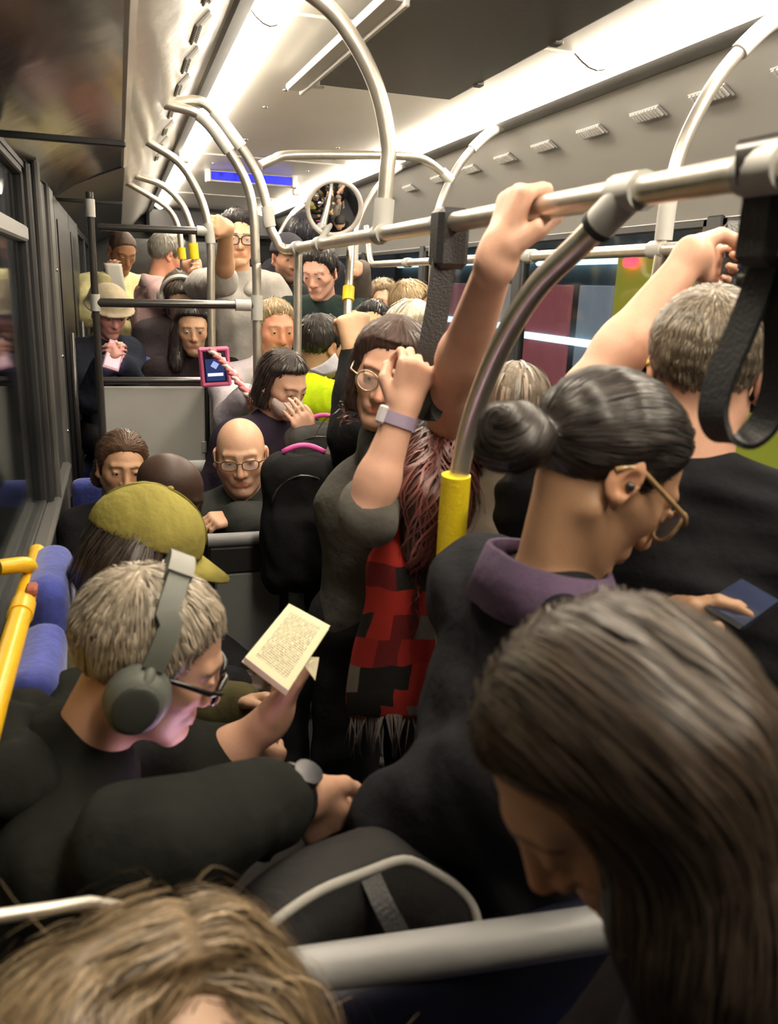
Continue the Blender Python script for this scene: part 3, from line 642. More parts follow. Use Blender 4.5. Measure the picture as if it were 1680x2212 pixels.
# ------------------------------------------------------------------ people: builders
def L2W(c, R, s, p): return np.asarray(c) + s * (np.asarray(p, float) @ np.asarray(R))
def head_prims(c, R, s, jaw=1.0, nose=1.0, ears=True, fat=0.0):
    W = lambda *p: L2W(c, R, s, p)
    q = [ell(W(0, -.010, .040), R, np.array([.0745, .095, .082]) * s, .02),
         ell(W(0, .034, -.022), R, np.array([.058 + fat, .056, .084]) * s, .035 * s)]
    for x in (-1, 1):
        q += [cap(W(x * .050 * jaw, -.004, -.045), W(x * .017, .068, -.092), .017 * s + fat * s, .015 * s, .022 * s),
              cap(W(x * .043, .060, -.014), W(x * .052, .030, -.010), (.017 + fat) * s, .014 * s, .02 * s),
              cap(W(x * .010, .086, .031), W(x * .042, .074, .031), .0095 * s, .009 * s, .014 * s),
              ell(W(x * .0315, .098, .011), R, np.array([.0165, .014, .0105]) * s, .012 * s, True),
              ell(W(x * .0315, .0775, .0105), R, np.array([.0135, .0125, .0125]) * s, .003 * s),
              cap(W(x * .0315 - .010, .0875, .0155), W(x * .0315 + .010, .0875, .0155), .0050 * s, .0050 * s, .004 * s),
              cap(W(x * .0315 - .009, .0845, .0030), W(x * .0315 + .009, .0845, .0030), .0034 * s, .0034 * s, .004 * s)]
        if ears:
            Re = rot(0, 0, 0); Re = np.array([[math.cos(.35), -x * math.sin(.35), 0], [x * math.sin(.35), math.cos(.35), 0], [0, 0, 1.]]) @ np.asarray(R)
            q += [ell(W(x * .080, -.012, .002), Re, np.array([.0075, .020, .031]) * s, .006 * s),
                  cap(W(x * .083, -.006, -.022), W(x * .078, .0, -.03), .008 * s, .006 * s, .006 * s),
                  ell(W(x * .087, -.006, .0), Re, np.array([.006, .010, .016]) * s, .004 * s, True)]
    q += [cap(W(0, .074, -.094), W(0, .079, -.090), .0175 * s, .016 * s, .02 * s),
          cap(W(0, .088, .022), W(0, .107, -.026), .0075 * s * nose, .0115 * s * nose, .012 * s),
          cap(W(-.013, .094, -.030), W(.013, .094, -.030), .0085 * s * nose, .0085 * s * nose, .006 * s),
          cap(W(-.020, .079, -.056), W(.020, .079, -.056), .0115 * s, .0115 * s, .012 * s),
          cap(W(-.017, .0885, -.0525), W(.017, .0885, -.0525), .0050 * s, .0050 * s, .004 * s),
          cap(W(-.014, .0885, -.064), W(.014, .0885, -.064), .0062 * s, .0062 * s, .004 * s),
          cap(W(-.022, .098, -.0585), W(.022, .098, -.0585), .0022 * s, .0022 * s, .004 * s, True)]
    return q
def head_cols(V, c, R, s, skin, lip, brow, stub=None):
    l = (V - np.asarray(c)) @ np.asarray(R).T / s; n = len(V); C = np.tile(np.asarray(skin, float), (n, 1))
    def mixin(w_, col): C[:] = C * (1 - w_[:, None]) + np.asarray(col)[None] * w_[:, None]
    fr = np.clip((l[:, 1] - .03) / .04, 0, 1)
    red = np.asarray(skin) * np.array([1.12, .84, .80])
    for x in (-1, 1):
        d = np.linalg.norm((l - np.array([x * .042, .07, -.022])) / np.array([.024, .03, .02]), axis=1); mixin(.6 * np.clip(1.2 - d, 0, 1), red)
        d = np.linalg.norm((l - np.array([x * .081, -.010, .0])) / np.array([.02, .03, .036]), axis=1); mixin(.6 * np.clip(1.3 - d, 0, 1), red)
    d = np.linalg.norm((l - np.array([0, .112, -.024])) / np.array([.02, .03, .022]), axis=1); mixin(.6 * np.clip(1.2 - d, 0, 1), red)
    if stub is not None:
        w_ = np.clip((-.028 - l[:, 2]) / .02, 0, 1) * np.clip((l[:, 1] + .0) / .03, 0, 1) * (l[:, 2] > -.13) * (l[:, 1] < .12) * (np.abs(l[:, 0]) < .085); mixin(.75 * w_, stub)
    ly = (np.abs(l[:, 0]) / .0235) ** 2; zc = -.0585
    w_ = np.clip(1.5 - 1.5 * (ly + ((l[:, 2] - zc) / .0115) ** 2), 0, 1) * (l[:, 1] > .07) * (l[:, 1] < .115); mixin(np.clip(w_ * 1.5, 0, .9), lip)
    if brow is not None:
        bz = .030 + .10 * np.clip(np.abs(l[:, 0]) - .010, 0, .02) - .25 * np.clip(np.abs(l[:, 0]) - .034, 0, 1)
        w_ = np.clip(1.6 - np.abs(l[:, 2] - bz) / .0035, 0, 1) * (np.abs(l[:, 0]) > .011) * (np.abs(l[:, 0]) < .052) * (l[:, 1] > .055) * (l[:, 1] < .11); mixin(.85 * np.clip(w_, 0, 1), brow)
    return C
def zline(y): return np.interp(y, [-.12, -.06, -.025, .0, .022, .036, .052, .07, .1], [-.062, -.052, -.012, .030, -.004, .026, .066, .084, .098])
def face_y(z, op=.030): return np.interp(z, [-.14, .0, .050, .076, .092, .106], [op, op, op + .008, op + .026, .085, .14])
def hair_fn(style, t=.012, op=.030):
    def cran(x, y, z, tt, drop=0.0):
        a = np.sqrt((x / (.0745 + tt)) ** 2 + ((y + .010) / (.095 + tt)) ** 2 + ((z - .040) / (.082 + tt)) ** 2)
        d = (a - 1) * (.083 + tt)
        if drop:
            rr = np.sqrt((x / (.074 + tt)) ** 2 + ((y + .012) / (.093 + tt)) ** 2); cyl = (rr - 1) * .08
            d = np.minimum(d, np.maximum(np.maximum(cyl, z - .04), -drop - z))
        return d
    if style == 'short': return lambda x, y, z: np.maximum(cran(x, y, z, .001 + t * np.clip((z - zline(y) + .004) / .034, .12, 1)), (zline(y) - z) * .8)
    if style == 'fade':
        return lambda x, y, z: np.maximum(cran(x, y, z, .002 + t * np.clip((z - .0) / .07, 0, 1)), (zline(y) - z) * .8)
    if style == 'full': return lambda x, y, z: np.maximum(cran(x, y, z, .003 + (t - .003) * np.clip((face_y(z, op) - y + .004) / .03, .1, 1), .09), (y - face_y(z, op)) * .8)
    if style == 'cap': return lambda x, y, z: np.maximum(cran(x, y, z, t), (.042 + .10 * np.minimum(y, .0) - z))
def hand_prims(wr, R, side, s=1.0, curl=(25, 35, 20), thumb='rest', spread=0.0, idx=None):
    """R rows: x, fingers, back of hand.  side +1 left, -1 right (thumb on the +x side for the left)"""
    W = lambda *p: L2W(wr, R, s, p); q = []
    xs = np.array([.030, .010, -.0105, -.029]) * side; ln = [.074, .082, .076, .060]; rd = [.0090, .0092, .0088, .0076]
    q.append(cap(W(0, -.01, 0), W(0, .02, 0), .026 * s, .026 * s, .02 * s))
    for i in range(4):
        q.append(cap(W(xs[i] * .62, .015, 0), W(xs[i], .088 - .004 * abs(i - 1), 0), .0145 * s, .0125 * s, .014 * s))
    for i in range(4):
        cu = curl if idx is None or i not in idx else idx[i]
        p = np.array([xs[i], .088 - .004 * abs(i - 1), .001]); a = 0.0; spx = xs[i] * spread * 6
        for j, fr in enumerate((.44, .31, .25)):
            a += math.radians(cu[j] + (2 * i if j == 0 else 0)); e = p + ln[i] * fr * np.array([spx * math.cos(a), math.cos(a), -math.sin(a)])
            q.append(cap(W(*p), W(*e), rd[i] * (1 - .1 * j) * s, rd[i] * (.9 - .1 * j) * s, .004 * s)); p = e
    T = {'rest': [(.024, .018, -.004), (.046, .048, -.014), (.052, .076, -.022), (.050, .098, -.030)],
         'wrap': [(.024, .018, -.006), (.042, .046, -.028), (.034, .070, -.050), (.014, .082, -.060)],
         'up': [(.024, .018, -.004), (.050, .040, -.004), (.070, .058, .0), (.086, .076, .004)],
         'press': [(.024, .018, -.006), (.040, .050, -.026), (.036, .078, -.038), (.028, .100, -.044)]}[thumb]
    T = [np.array(p) * (side, 1, 1) for p in T]; rr = [.0165, .0125, .0105, .0085]
    for j in range(3): q.append(cap(W(*T[j]), W(*T[j + 1]), rr[j] * s, rr[j + 1] * s, .009 * s if j == 0 else .004 * s))
    return q
GRIP = (62, 80, 45)
def grip_frame(bar_pt, bar_axis, fing, side, s=1.0, r=.0175, turn=0):
    """wrist and frame of a hand closed round a bar; fing = rough finger direction across the bar; side +1 left, -1 right hand; turn 1 flips palm"""
    x = _unit(np.asarray(bar_axis, float)); f = np.asarray(fing, float); f = _unit(f - x * (f @ x)); u = np.cross(x, f)
    if turn: x, u = -x, -u
    R = np.array([x, f, u]); return np.asarray(bar_pt) - s * (np.array([0, .083, -.016 - r]) @ R), R
def two_bone(S, Wp, hint, l1, l2):
    d = Wp - S; D = np.linalg.norm(d); k = max(1.0, D / (l1 + l2) * 1.001); l1, l2 = l1 * k, l2 * k; u = d / D
    a = (l1 * l1 - l2 * l2 + D * D) / (2 * D); h = math.sqrt(max(l1 * l1 - a * a, 0)); hv = np.asarray(hint, float); hv = hv - u * (hv @ u)
    return S + u * a + _unit(hv) * h
def strands(name, g, c, R, s, parent, m, col, roots, flow, n=1200, seg=.012, ns=8, r=.0011, off=.003, grav=0.0, var=.25, fly=0.0, seed=1, wave=0.0, clump=0, kind=None):
    rg = np.random.default_rng(seed); R = np.asarray(R)
    p = roots[rg.integers(0, len(roots), n)] + rg.normal(size=(n, 3)) * .004
    offs = off * rg.uniform(.2, 1.6, n) + (fly * rg.exponential(1, n) if fly else 0); ph = rg.uniform(0, 6.28, n); ns_ = ns
    pts = []; nr = []; live = rg.uniform(.45, 1, n); pd = None
    for i in range(ns_ + 1):
        gr = g.grad(p); dd = g.sample(p); near = dd < BIG * .8
        p = np.where(near[:, None], p - gr * np.clip(dd - offs * (.3 + .7 * math.sin(min(1, (i + .7) / 3) * 1.57)), -.02, .02)[:, None], p)
        pts.append(p.copy()); nr.append(np.where(near[:, None], gr, np.array([0, -1., 0])))
        l = (p - c) @ R.T / s; f = flow(l) @ R; f = f / (np.linalg.norm(f, axis=1)[:, None] + 1e-9)
        f = f + grav * np.array([0, 0, -1.]) * (i / ns_)
        if wave: f = f + wave * np.cross(gr, f) * np.sin(ph * (.3 if clump else 1) + i * 1.1 + p[:, 2] * 40)[:, None]
        f = f - np.where(near[:, None], gr * (f * gr).sum(1)[:, None], 0)
        f = f / (np.linalg.norm(f, axis=1)[:, None] + 1e-9)
        if pd is not None: f = .5 * f + .5 * pd; f /= np.linalg.norm(f, axis=1)[:, None] + 1e-9
        pd = f; p = p + f * (seg * live)[:, None]
    A = np.stack(pts, 1); Nn = np.stack(nr, 1); T = np.gradient(A, axis=1); T /= np.linalg.norm(T, axis=2)[..., None] + 1e-9
    B = np.cross(Nn, T); B /= np.linalg.norm(B, axis=2)[..., None] + 1e-9; Nn = np.cross(T, B)
    K = ns_ + 1; rad = r * np.sin(np.linspace(.35, 1, K) * math.pi * .92)[None, :, None] * rg.uniform(.6, 1.5, n)[:, None, None]
    V = np.stack([A + B * rad, A - B * rad], 2)                                        # flat locks lying on the hair
    base = (np.arange(n)[:, None] * K + np.arange(ns_)[None, :]) * 2
    F = np.stack([base, base + 1, base + 3, base + 2], 2).reshape(-1, 4)
    cv = np.asarray(col)[None] * (1 + var * rg.normal(size=(n, 1))).clip(.3, 2.2)
    cv = np.repeat(cv, K * 2, axis=0)
    o = mesh(name, V.reshape(-1, 3), F, m, parent, True, cv)
    if kind: o['kind'] = kind
    return o
HAIRM = mat('hair', rough=.42, spec=.55, attr=True)
HAIRB = mat('hair_base', rough=.6, spec=.3, attr=True, bump=.8, bscale=55, stretch=(2.5, 2.5, .6), var=.22, vscale=30)
SKINM = mat('skin', rough=.48, spec=.4, attr=True, var=.06, vscale=22, bump=.12, bscale=160, sss=.06)
EYEW = mat('eye_white', (.38, .34, .31), rough=.2); IRIS = mat('iris', (.02, .014, .01), rough=.15)
def cloth(name, col, rough=.9, bump=.8, bscale=15, var=.12, sheen=.0):
    return mat('cloth_' + name, col, rough=rough, spec=.12, bump=bump, bscale=bscale, var=var, vscale=12, sheen=sheen, bdist=.012)
def coarsen(V, F, hid, cell):
    """merge the vertices that lie well under the clothing onto a coarse lattice; the mesh stays one surface"""
    n = len(V); key = np.floor(V / cell).astype(np.int64); k1 = (key[:, 0] * 73856093) ^ (key[:, 1] * 19349663) ^ (key[:, 2] * 83492791)
    _, inv = np.unique(k1, return_inverse=True); rep = np.full(inv.max() + 1, -1); hi = np.where(hid)[0]; rep[inv[hi[::-1]]] = hi[::-1]
    m = np.arange(n); m[hi] = rep[inv[hi]]; T = np.vstack([F[:, [0, 1, 2]], F[:, [0, 2, 3]]]); T = m[T]
    T = T[(T[:, 0] != T[:, 1]) & (T[:, 1] != T[:, 2]) & (T[:, 0] != T[:, 2])]; u, ix = np.unique(T, return_inverse=True)
    return V[u], ix.reshape(T.shape)
def folds(a, b, r, ts, k=.010, w=.007, tilt=.35):
    """cloth wrinkles: tilted rings round a sleeve"""
    a, b = np.asarray(a, float), np.asarray(b, float); ax = _unit(b - a); fr = frame(ax, (.1, .2, 1)); out = []
    for i, t in enumerate(ts):
        c0 = a + t * (b - a); sg = 1 if i % 2 else -1
        for j in range(9):
            p = [c0 + r * (math.cos(x) * fr[0] + math.sin(x) * fr[2]) + ax * r * tilt * sg * math.sin(x + i) for x in (math.pi * 2 * j / 12 + i, math.pi * 2 * (j + 1) / 12 + i)]
            q = abs(j - 4) / 4.5; out.append(cap(p[0], p[1], w * (1 - q * .6), None, k))
    return out
def person(label, head, yaw, pitch=0, roll=0, byaw=None, lean=4, s=1.0, sit=None, floor=0.0, skin=(.55, .33, .21), lip=None, brow=(.05, .03, .02),
           top=('shirt', (.02, .02, .022), 2.0), bottom=(.02, .02, .024), hair=('short', (.03, .02, .015), .012), arms=None, vox=.005, eyes=True, fat=0.0, stub=None,
           jaw=1.0, nose=1.0, neckf=None, wide=1.0, extra_top=(), extra_body=(), legs=None, hairx=(), shoes=True, cvox=None, fold=.004, belly=1.0, collar=None, ears=True, nohands=(), hairn=.0009, neck=1.0, group=None):
    """sit = height of the seat, else standing.  arms = {'L': dict(w=wrist or grip=(point, axis, fingers, turn), hint=...), 'R': ...}"""
    c = np.asarray(head, float); byaw = yaw if byaw is None else byaw; R = rot(yaw, pitch, roll); B = rot(byaw); ln = math.radians(lean)
    f = B[1] * math.cos(ln) - B[2] * math.sin(ln); u = B[2] * math.cos(ln) + B[1] * math.sin(ln); rt = B[0]; Bb = np.array([rt, f, u])
    fwd = (.035 + .075 * math.sin(math.radians(max(pitch, 0)))) if neckf is None else neckf
    N = c - s * .170 * u - s * fwd * B[1]
    hs = .172 * s * wide; Sh = {'L': N - .050 * s * u - hs * rt, 'R': N - .050 * s * u + hs * rt}
    pel = N - .50 * s * u; base = (N[0], N[1], floor)
    if sit is not None: pel = N - .47 * s * u; pel[2] = sit + .10
    root = empty('person', base, label, 'person', group)
    D = dict(root=root, c=c, R=R, s=s, N=N, Sh=Sh, f=f, u=u, rt=rt, B=B)
    # --- skeleton of the arms
    prims = head_prims(c, R, s, jaw, nose, ears, fat); hands = []
    nt = L2W(c, R, s, (0, -.022, -.035)); prims.append(cap(nt, N + .0 * u, .054 * s * neck * (1 + fat * 8), .060 * s * neck * (1 + fat * 8), .03 * s))
    AR = {}
    for k, sg in (('L', -1), ('R', 1)):
        a = dict((arms or {}).get(k, {})); S = np.asarray(a.get('s', Sh[k]), float); Sh[k] = S; hR = None
        if 'grip' in a:
            bp, ax, fi, tn = a['grip']; wv, hR = grip_frame(bp, ax, fi, -sg, s, a.get('r', .0175), tn)
        elif 'w' in a: wv = np.asarray(a['w'], float)
        else: wv = S + s * (-.50 * B[2] + sg * .06 * rt + .06 * B[1]) if sit is None else S + s * (-.30 * B[2] + .26 * B[1] - sg * .05 * rt)
        E = np.asarray(a['e'], float) if 'e' in a else two_bone(S, wv, a.get('hint', (-.25 if sit is None else .05) * B[1] - .8 * B[2] + sg * (.35 if sit is None else .2) * rt), .29 * s, .25 * s)
        if hR is None:
            fd = np.asarray(a.get('fing', _unit(wv - E)), float); bk = np.asarray(a.get('back', B[1] + B[2]), float); q = frame(fd, bk); hR = np.array([q[0], q[1], q[2]])
        AR[k] = (S, E, wv, hR)
        th = a.get('th', 1.0)
        sv0 = a.get('slv', top[2]); t1 = th * (.78 if sv0 >= .95 else 1); t2 = th * (.78 if sv0 >= 1.9 else 1)
        prims += [cap(S, E, .050 * s * t1, .041 * s * min(t1, t2), .03 * s), cap(E, E + .35 * (wv - E), .042 * s * t2, .043 * s * t2, .02 * s), cap(E + .3 * (wv - E), wv, .043 * s * t2, .0275 * s * (.9 if t2 < th else 1), .02 * s)]
        if k not in nohands:
            prims += hand_prims(wv, hR, -sg, s * a.get('hs', 1.0), a.get('curl', GRIP if 'grip' in a else (25, 35, 20)), a.get('thumb', 'wrap' if 'grip' in a else 'rest'), a.get('spread', 0.0), a.get('idx'))
    D['arms'] = AR
    ch = N - .19 * s * u; be = N - .36 * s * u
    def torso(t):
        q = [ell(ch, Bb, np.array([.158 * wide + t, .108 + t, .165]) * s, .05), ell(be, Bb, np.array([.142 * wide * belly + t, (.102 + t) * belly, .17]) * s, .06),
             ell(pel, B if sit is None else B, np.array([.160 * wide + t, .115 + t, .13]) * s, .06),
             cap(Sh['L'] + .02 * s * rt, Sh['R'] - .02 * s * rt, (.052 + t) * s, None, .05)]
        for k in 'LR': q.append(cap(N + .008 * u, Sh[k] + .012 * u, (.046 + t * .8) * s, (.046 + t) * s, .04))
        return q
    prims += torso(-.010) + list(extra_body)
    g = solid(prims, vox); VB, FB = g.surf()
    lip = np.asarray(skin) * np.array([.78, .50, .48]) if lip is None else lip
    if eyes:
        for x in (-1, 1):
            ec = L2W(c, R, s, (x * .0315, .0805, .0105)); eo = MB().ball(ec, .0112 * s, 12, 10).build('eye', EYEW, root, True)
            ic = L2W(c, R, s, (x * .0315, .0868, .0088)); MB().ball(ic, .0058 * s, 10, 8).build('iris', IRIS, eo, True)
    # --- clothing
    cvox = cvox or max(vox * 1.6, .0095); knd, tcol, slv = top[:3]; t = top[3] if len(top) > 3 else .016
    tp = torso(t)
    for k in 'LR':
        S, E, wv, _ = AR[k]; th = (arms or {}).get(k, {}).get('th', 1.0)
        sv = (arms or {}).get(k, {}).get('slv', slv)
        if sv <= 1: tp.append(cap(S, S + sv * (E - S), (.055 * th + t) * s, (.050 * th + t * 1.1) * s, .04))
        else:
            tp += [cap(S, E, (.055 * th + t) * s, (.046 * th + t) * s, .04), cap(E, E + min(1, sv - 1) * (wv - E), (.046 * th + t) * s, (.034 + t * .8) * s, .03)]
    tp += list(extra_top)
    g2 = solid(tp, cvox, (fold, 26.0, int(abs(c[0] * 1e4)) % 991) if fold else None, .01)
    V, F = g2.surf(); tm = tcol if not isinstance(tcol, tuple) else cloth(knd + '_%d_%d_%d' % tuple(int(255 * x) for x in tcol), tcol)
    D['top'] = mesh(knd, V, F, tm, root, True); D['topgrid'] = g2
    VB, FB = coarsen(VB, FB, g2.sample(VB) < -.007, .03)
    D['body'] = mesh('body', VB, FB, SKINM, root, True, head_cols(VB, c, R, s, skin, lip, brow, stub))
    # --- legs
    lp = []; hips = {k: pel + sg * .088 * s * rt for k, sg in (('L', -1), ('R', 1))}
    kn = {}; an = {}
    for k, sg in (('L', -1), ('R', 1)):
        if legs and k in legs: kn[k], an[k] = [np.asarray(q, float) for q in legs[k]]
        elif sit is not None:
            kn[k] = hips[k] + .42 * s * B[1] + sg * .05 * rt; kn[k][2] = sit + .09; an[k] = kn[k] + .05 * B[1]; an[k][2] = floor + .09
        else:
            an[k] = np.array([hips[k][0], hips[k][1], floor + .09]) + sg * .03 * rt; kn[k] = .5 * (hips[k] + an[k]) + .02 * B[1]
        lp += [cap(hips[k], kn[k], .092 * s, .068 * s, .03), cap(kn[k], an[k], .066 * s, .052 * s, .02)]
    lp.append(ell(pel, B, np.array([.172 * wide, .127, .13]) * s, .05)); D['kn'] = kn; D['an'] = an
    g3 = solid(lp, max(cvox, .018), (.004, 22.0, 5), .01); V, F = g3.surf()
    mesh('trousers', V, F, cloth('tr_%d_%d_%d' % tuple(int(255 * x) for x in bottom), bottom), root, True)
    if shoes:
        for k in 'LR':
            a0 = an[k].copy(); a0[2] = floor + .045; q = [cap(a0 - .05 * B[1], a0 + .14 * B[1] - np.array([0, 0, .008]), .04, .034, .02), cap(a0, an[k], .045, .05, .03)]
            V, F = solid(q, .014).surf(); V[:, 2] = np.maximum(V[:, 2], floor); mesh('shoe', V, F, mat('shoe', (.02, .02, .02), rough=.5), root, True)
    # --- hair
    if hair:
        st, hcol, t = hair[:3]; op = hair[3] if len(hair) > 3 else .030
        hp = [fnp(c, R, np.array([.12, .14, .15]) * s, (lambda fn: lambda x, y, z: fn(x / s, y / s, z / s) * s)(hair_fn(st, t, op)), .02)] + list(hairx)
        gh = solid(hp, max(.0044, vox), (hairn, 70.0, 3), .01); V, F = gh.surf()
        D['hair'] = mesh('hair', V, F, HAIRB, root, True, np.tile(np.asarray(hcol), (len(V), 1))); D['hairV'] = V; D['hairG'] = gh; D['hcol'] = np.asarray(hcol)
    if collar:
        ccol, h0, h1 = collar; pts = []; Vs = []; n = 28
        for j in range(n + 1):
            a = math.radians(20 + 320 * j / n); d = math.sin(a) * rt + math.cos(a) * B[1]
            e = (.072 + .012 * abs(math.sin(a))) * s; b0 = N + d * e * 1.12 + u * (h0 + .02 * (1 - math.cos(a)) / 2) - B[1] * .006
            b1 = N + d * e * .94 + u * (h1 + .03 * (1 - math.cos(a)) / 2) - B[1] * .004
            b2 = N + d * (e * 1.22 + .006) + u * (h0 - .012 + .012 * (1 - math.cos(a)) / 2)
            Vs += [b0, b1, b1 + d * .006, b2]
        Fs = [(i * 4 + j, i * 4 + j + 1, (i + 1) * 4 + j + 1, (i + 1) * 4 + j) for i in range(n) for j in range(3)]
        o = mesh('collar', np.array(Vs), Fs, cloth('col_%d_%d_%d' % tuple(int(255 * x) for x in ccol), ccol), root, True)
        md = o.modifiers.new('thick', 'SOLIDIFY'); md.thickness = .004; md.offset = 0
    return D
def glasses(D, m, wx=.024, hz=.016, rnd=2.6, rim=.0018, arm=.0022, glass=True, z0=.008, tint=None):
    c, R, s = D['c'], D['R'], D['s']; W = lambda *p: L2W(c, R, s, p)
    e = tag(bpy.data.objects.new('glasses', None)); e.location = tuple(W(0, .1, z0) - org(D['root'])); link(e, D['root'])
    b = MB(); n = 26
    for x in (-1, 1):
        ring = []
        for j in range(n):
            a = 2 * math.pi * j / n; ca, sa = math.cos(a), math.sin(a); k = (abs(ca) ** rnd + abs(sa) ** rnd) ** (-1 / rnd)
            px = x * .0325 + wx * ca * k; ring.append(W(px, .1065 - .35 * max(abs(px) - .03, 0), z0 - .002 + hz * sa * k))
        b.tube(ring, rim * s, 6, closed=True)
        if glass:
            cc = np.mean(ring, 0); mesh('lens', np.array(ring + [cc]), [(j, (j + 1) % n, n) for j in range(n)],
                 tint or mat('lens_glass', (.9, .9, .9), rough=.05, alpha=.16, spec=.9), e, True)
        b.tube([W(x * (.0325 + wx), .1015, z0 + .006), W(x * .076, .085, z0 + .009), W(x * .082, .0, z0 + .014), W(x * .083, -.018, z0 + .008), W(x * .082, -.030, z0 - .006)], arm * s, 6)
    b.tube([W(-.0325 + wx, .106, z0 + .002), W(0, .111, z0 + .006), W(.0325 - wx, .106, z0 + .002)], rim * s, 6)
    b.build('frame', m, e, True); return e
# ------------------------------------------------------------------ the passengers
up = np.array([0, 0, 1.0]); PALE = (.60, .36, .24); TAN = (.47, .27, .15); BROWN = (.20, .105, .062); DEEP = (.055, .030, .022); PINKISH = (.62, .33, .25)
crown = lambda l: l - np.array([0, -.055, .125])
def tuft(D, n, seg, ns, flow=crown, r=.0010, off=.004, name='hair_strands', **k):
    return strands(name, D['hairG'], D['c'], D['R'], D['s'], D['root'], HAIRM, k.pop('col', D['hcol'] * 1.15), k.pop('roots', D['hairV']), flow, n=n, seg=seg, ns=ns, r=r, off=off, **k)
# --- man with headphones on the bench, left foreground
HM = person('man in black hoodie and grey headphones reading a paperback on the bench', P(318, 1424, 1.15), 94, 24, 2, byaw=90, lean=11, s=1.06, sit=.46, skin=(.60, .35, .24), brow=(.16, .12, .09),
    neck=.92, wide=1.2, belly=1.15, top=('hoodie', (.013, .014, .012), 2.0, .034), bottom=(.075, .072, .070), hair=('short', (.34, .285, .215), .009), vox=.0038, fold=.006, nohands=(),
    arms={'R': dict(e=P(320, 1830, .84), w=P(650, 1712, .97), th=.86, slv=1.72, fing=(.5, .2, -.8), back=(-.2, -1, .2), curl=(50, 60, 40)),
          'L': dict(e=P(455, 1660, 1.34), w=P(588, 1553, 1.31), fing=(.45, .0, .75), back=(.75, -.45, -.45), curl=(48, 50, 30), thumb='press', slv=1.05, th=.95, hs=1.05)},
    legs={'R': (P(720, 1800, 1.05), (.62, 1.02, .09)), 'L': (P(740, 1790, 1.25), (.60, 1.3, .09))}, stub=(.50, .30, .22), neckf=.075, extra_top=folds(P(320, 1830, .84), P(650, 1712, .97), .066, (.22, .36, .48, .58)))
hp, up_ = HM['N'], HM['u']
tuft(HM, 5200, .0062, 6, r=.0009, off=.005, var=.28)
# hood lying on the shoulders
q = [cap(HM['N'] - HM['f'] * .085 + HM['u'] * .045 - HM['rt'] * .085, HM['N'] - HM['f'] * .105 + HM['u'] * .02, .046, .060, .04), cap(HM['N'] - HM['f'] * .105 + HM['u'] * .02, HM['N'] - HM['f'] * .085 + HM['u'] * .045 + HM['rt'] * .085, .060, .050, .04),
     cap(HM['N'] + HM['rt'] * .095 - HM['f'] * .06 + HM['u'] * .040, HM['N'] + HM['rt'] * .080 + HM['f'] * .075 - HM['u'] * .03, .044, .028, .03), cap(HM['N'] - HM['rt'] * .085 - HM['f'] * .06 + HM['u'] * .035, HM['N'] - HM['rt'] * .075 + HM['f'] * .055 - HM['u'] * .02, .036, .026, .03)]
V, F = solid(q, .006, (.004, 40, 3), .01).surf(); mesh('hood', V, F, HM['top'].data.materials[0], HM['root'])
c, R, s_ = HM['c'], HM['R'], HM['s']; W = lambda *p: L2W(c, R, s_, p)
e = empty('headphones', W(0, 0, -.04), 'grey-green over-ear headphones on the grey-haired man', 'headphones')
M_hp = mat('phones_grey', (.135, .145, .125), rough=.5); M_hp2 = mat('phones_dark', (.05, .055, .05), rough=.55)
band = [W(x, -.002 - .010 * (z > .1), z) for x, z in [(math.cos(a) * .097, .030 + math.sin(a) * .118) for a in np.radians(np.linspace(4, 176, 30))]]
MB().ribbon(band, R[1], .030, .012).build('headband', M_hp, e, 'auto')
MB().ribbon(band[11:19], R[1], .036, .022).build('band_pad', mat('band_pad', (.22, .22, .20), rough=.5), e, 'auto')
MB().ribbon(band[22:25], R[1], .034, .016).build('slider', mat('slider_pale', (.40, .39, .36), rough=.25, metal=.6), e, 'auto')
for x in (-1, 1):
    a0, a1, a2, a3 = W(x * .080, -.004, -.010), W(x * .092, -.004, -.010), W(x * .118, -.004, -.012), W(x * .124, -.004, -.012)
    V, F = solid([ell((a1 + a2) / 2, R, np.array([.020, .038, .045]) * s_, .01), ell(a1, R, np.array([.014, .043, .050]) * s_, .01)], .004).surf(); mesh('ear_cup', V, F, M_hp, e)
    V, F = solid([ell(a3 - R[0] * x * .004, R, np.array([.006, .030, .036]) * s_, .01)], .0035).surf(); mesh('cup_cap', V, F, M_hp2, e)
    MB().tube([W(x * .097, -.004, .035), W(x * .108, -.004, .028), W(x * .112, -.004, .01)], .009, 10).build('yoke', M_hp, e, 'auto')
glasses(HM, mat('frame_black', (.008, .008, .008), rough=.2, spec=.8), wx=.026, hz=.017, rnd=3.5, rim=.0034, arm=.0045, tint=mat('lens_dark', (.02, .02, .02), rough=.08, alpha=.85))
# wristwatch
wv = HM['arms']['R'][2] - .028 * _unit(HM['arms']['R'][2] - HM['arms']['R'][1]); ax = _unit(wv - HM['arms']['R'][1]); e = empty('wristwatch', wv, 'black wristwatch on the sleeve cuff of the headphone man', 'watch')
fr = frame(ax, (0, -.3, 1)); MB().tube([wv + ax * .012 + .0365 * (math.cos(a) * fr[0] + math.sin(a) * fr[2]) for a in np.linspace(0, 2 * math.pi, 20, endpoint=False)], .009, 8, closed=True).build('band', M_black, e, True)
MB().tube([wv + ax * .012 + fr[2] * .037 + fr[0] * .008, wv + ax * .012 + fr[2] * .049 + fr[0] * .010], .021, 18).build('case', mat('watch_steel', (.12, .12, .13), rough=.15, metal=.9), e, 'auto')
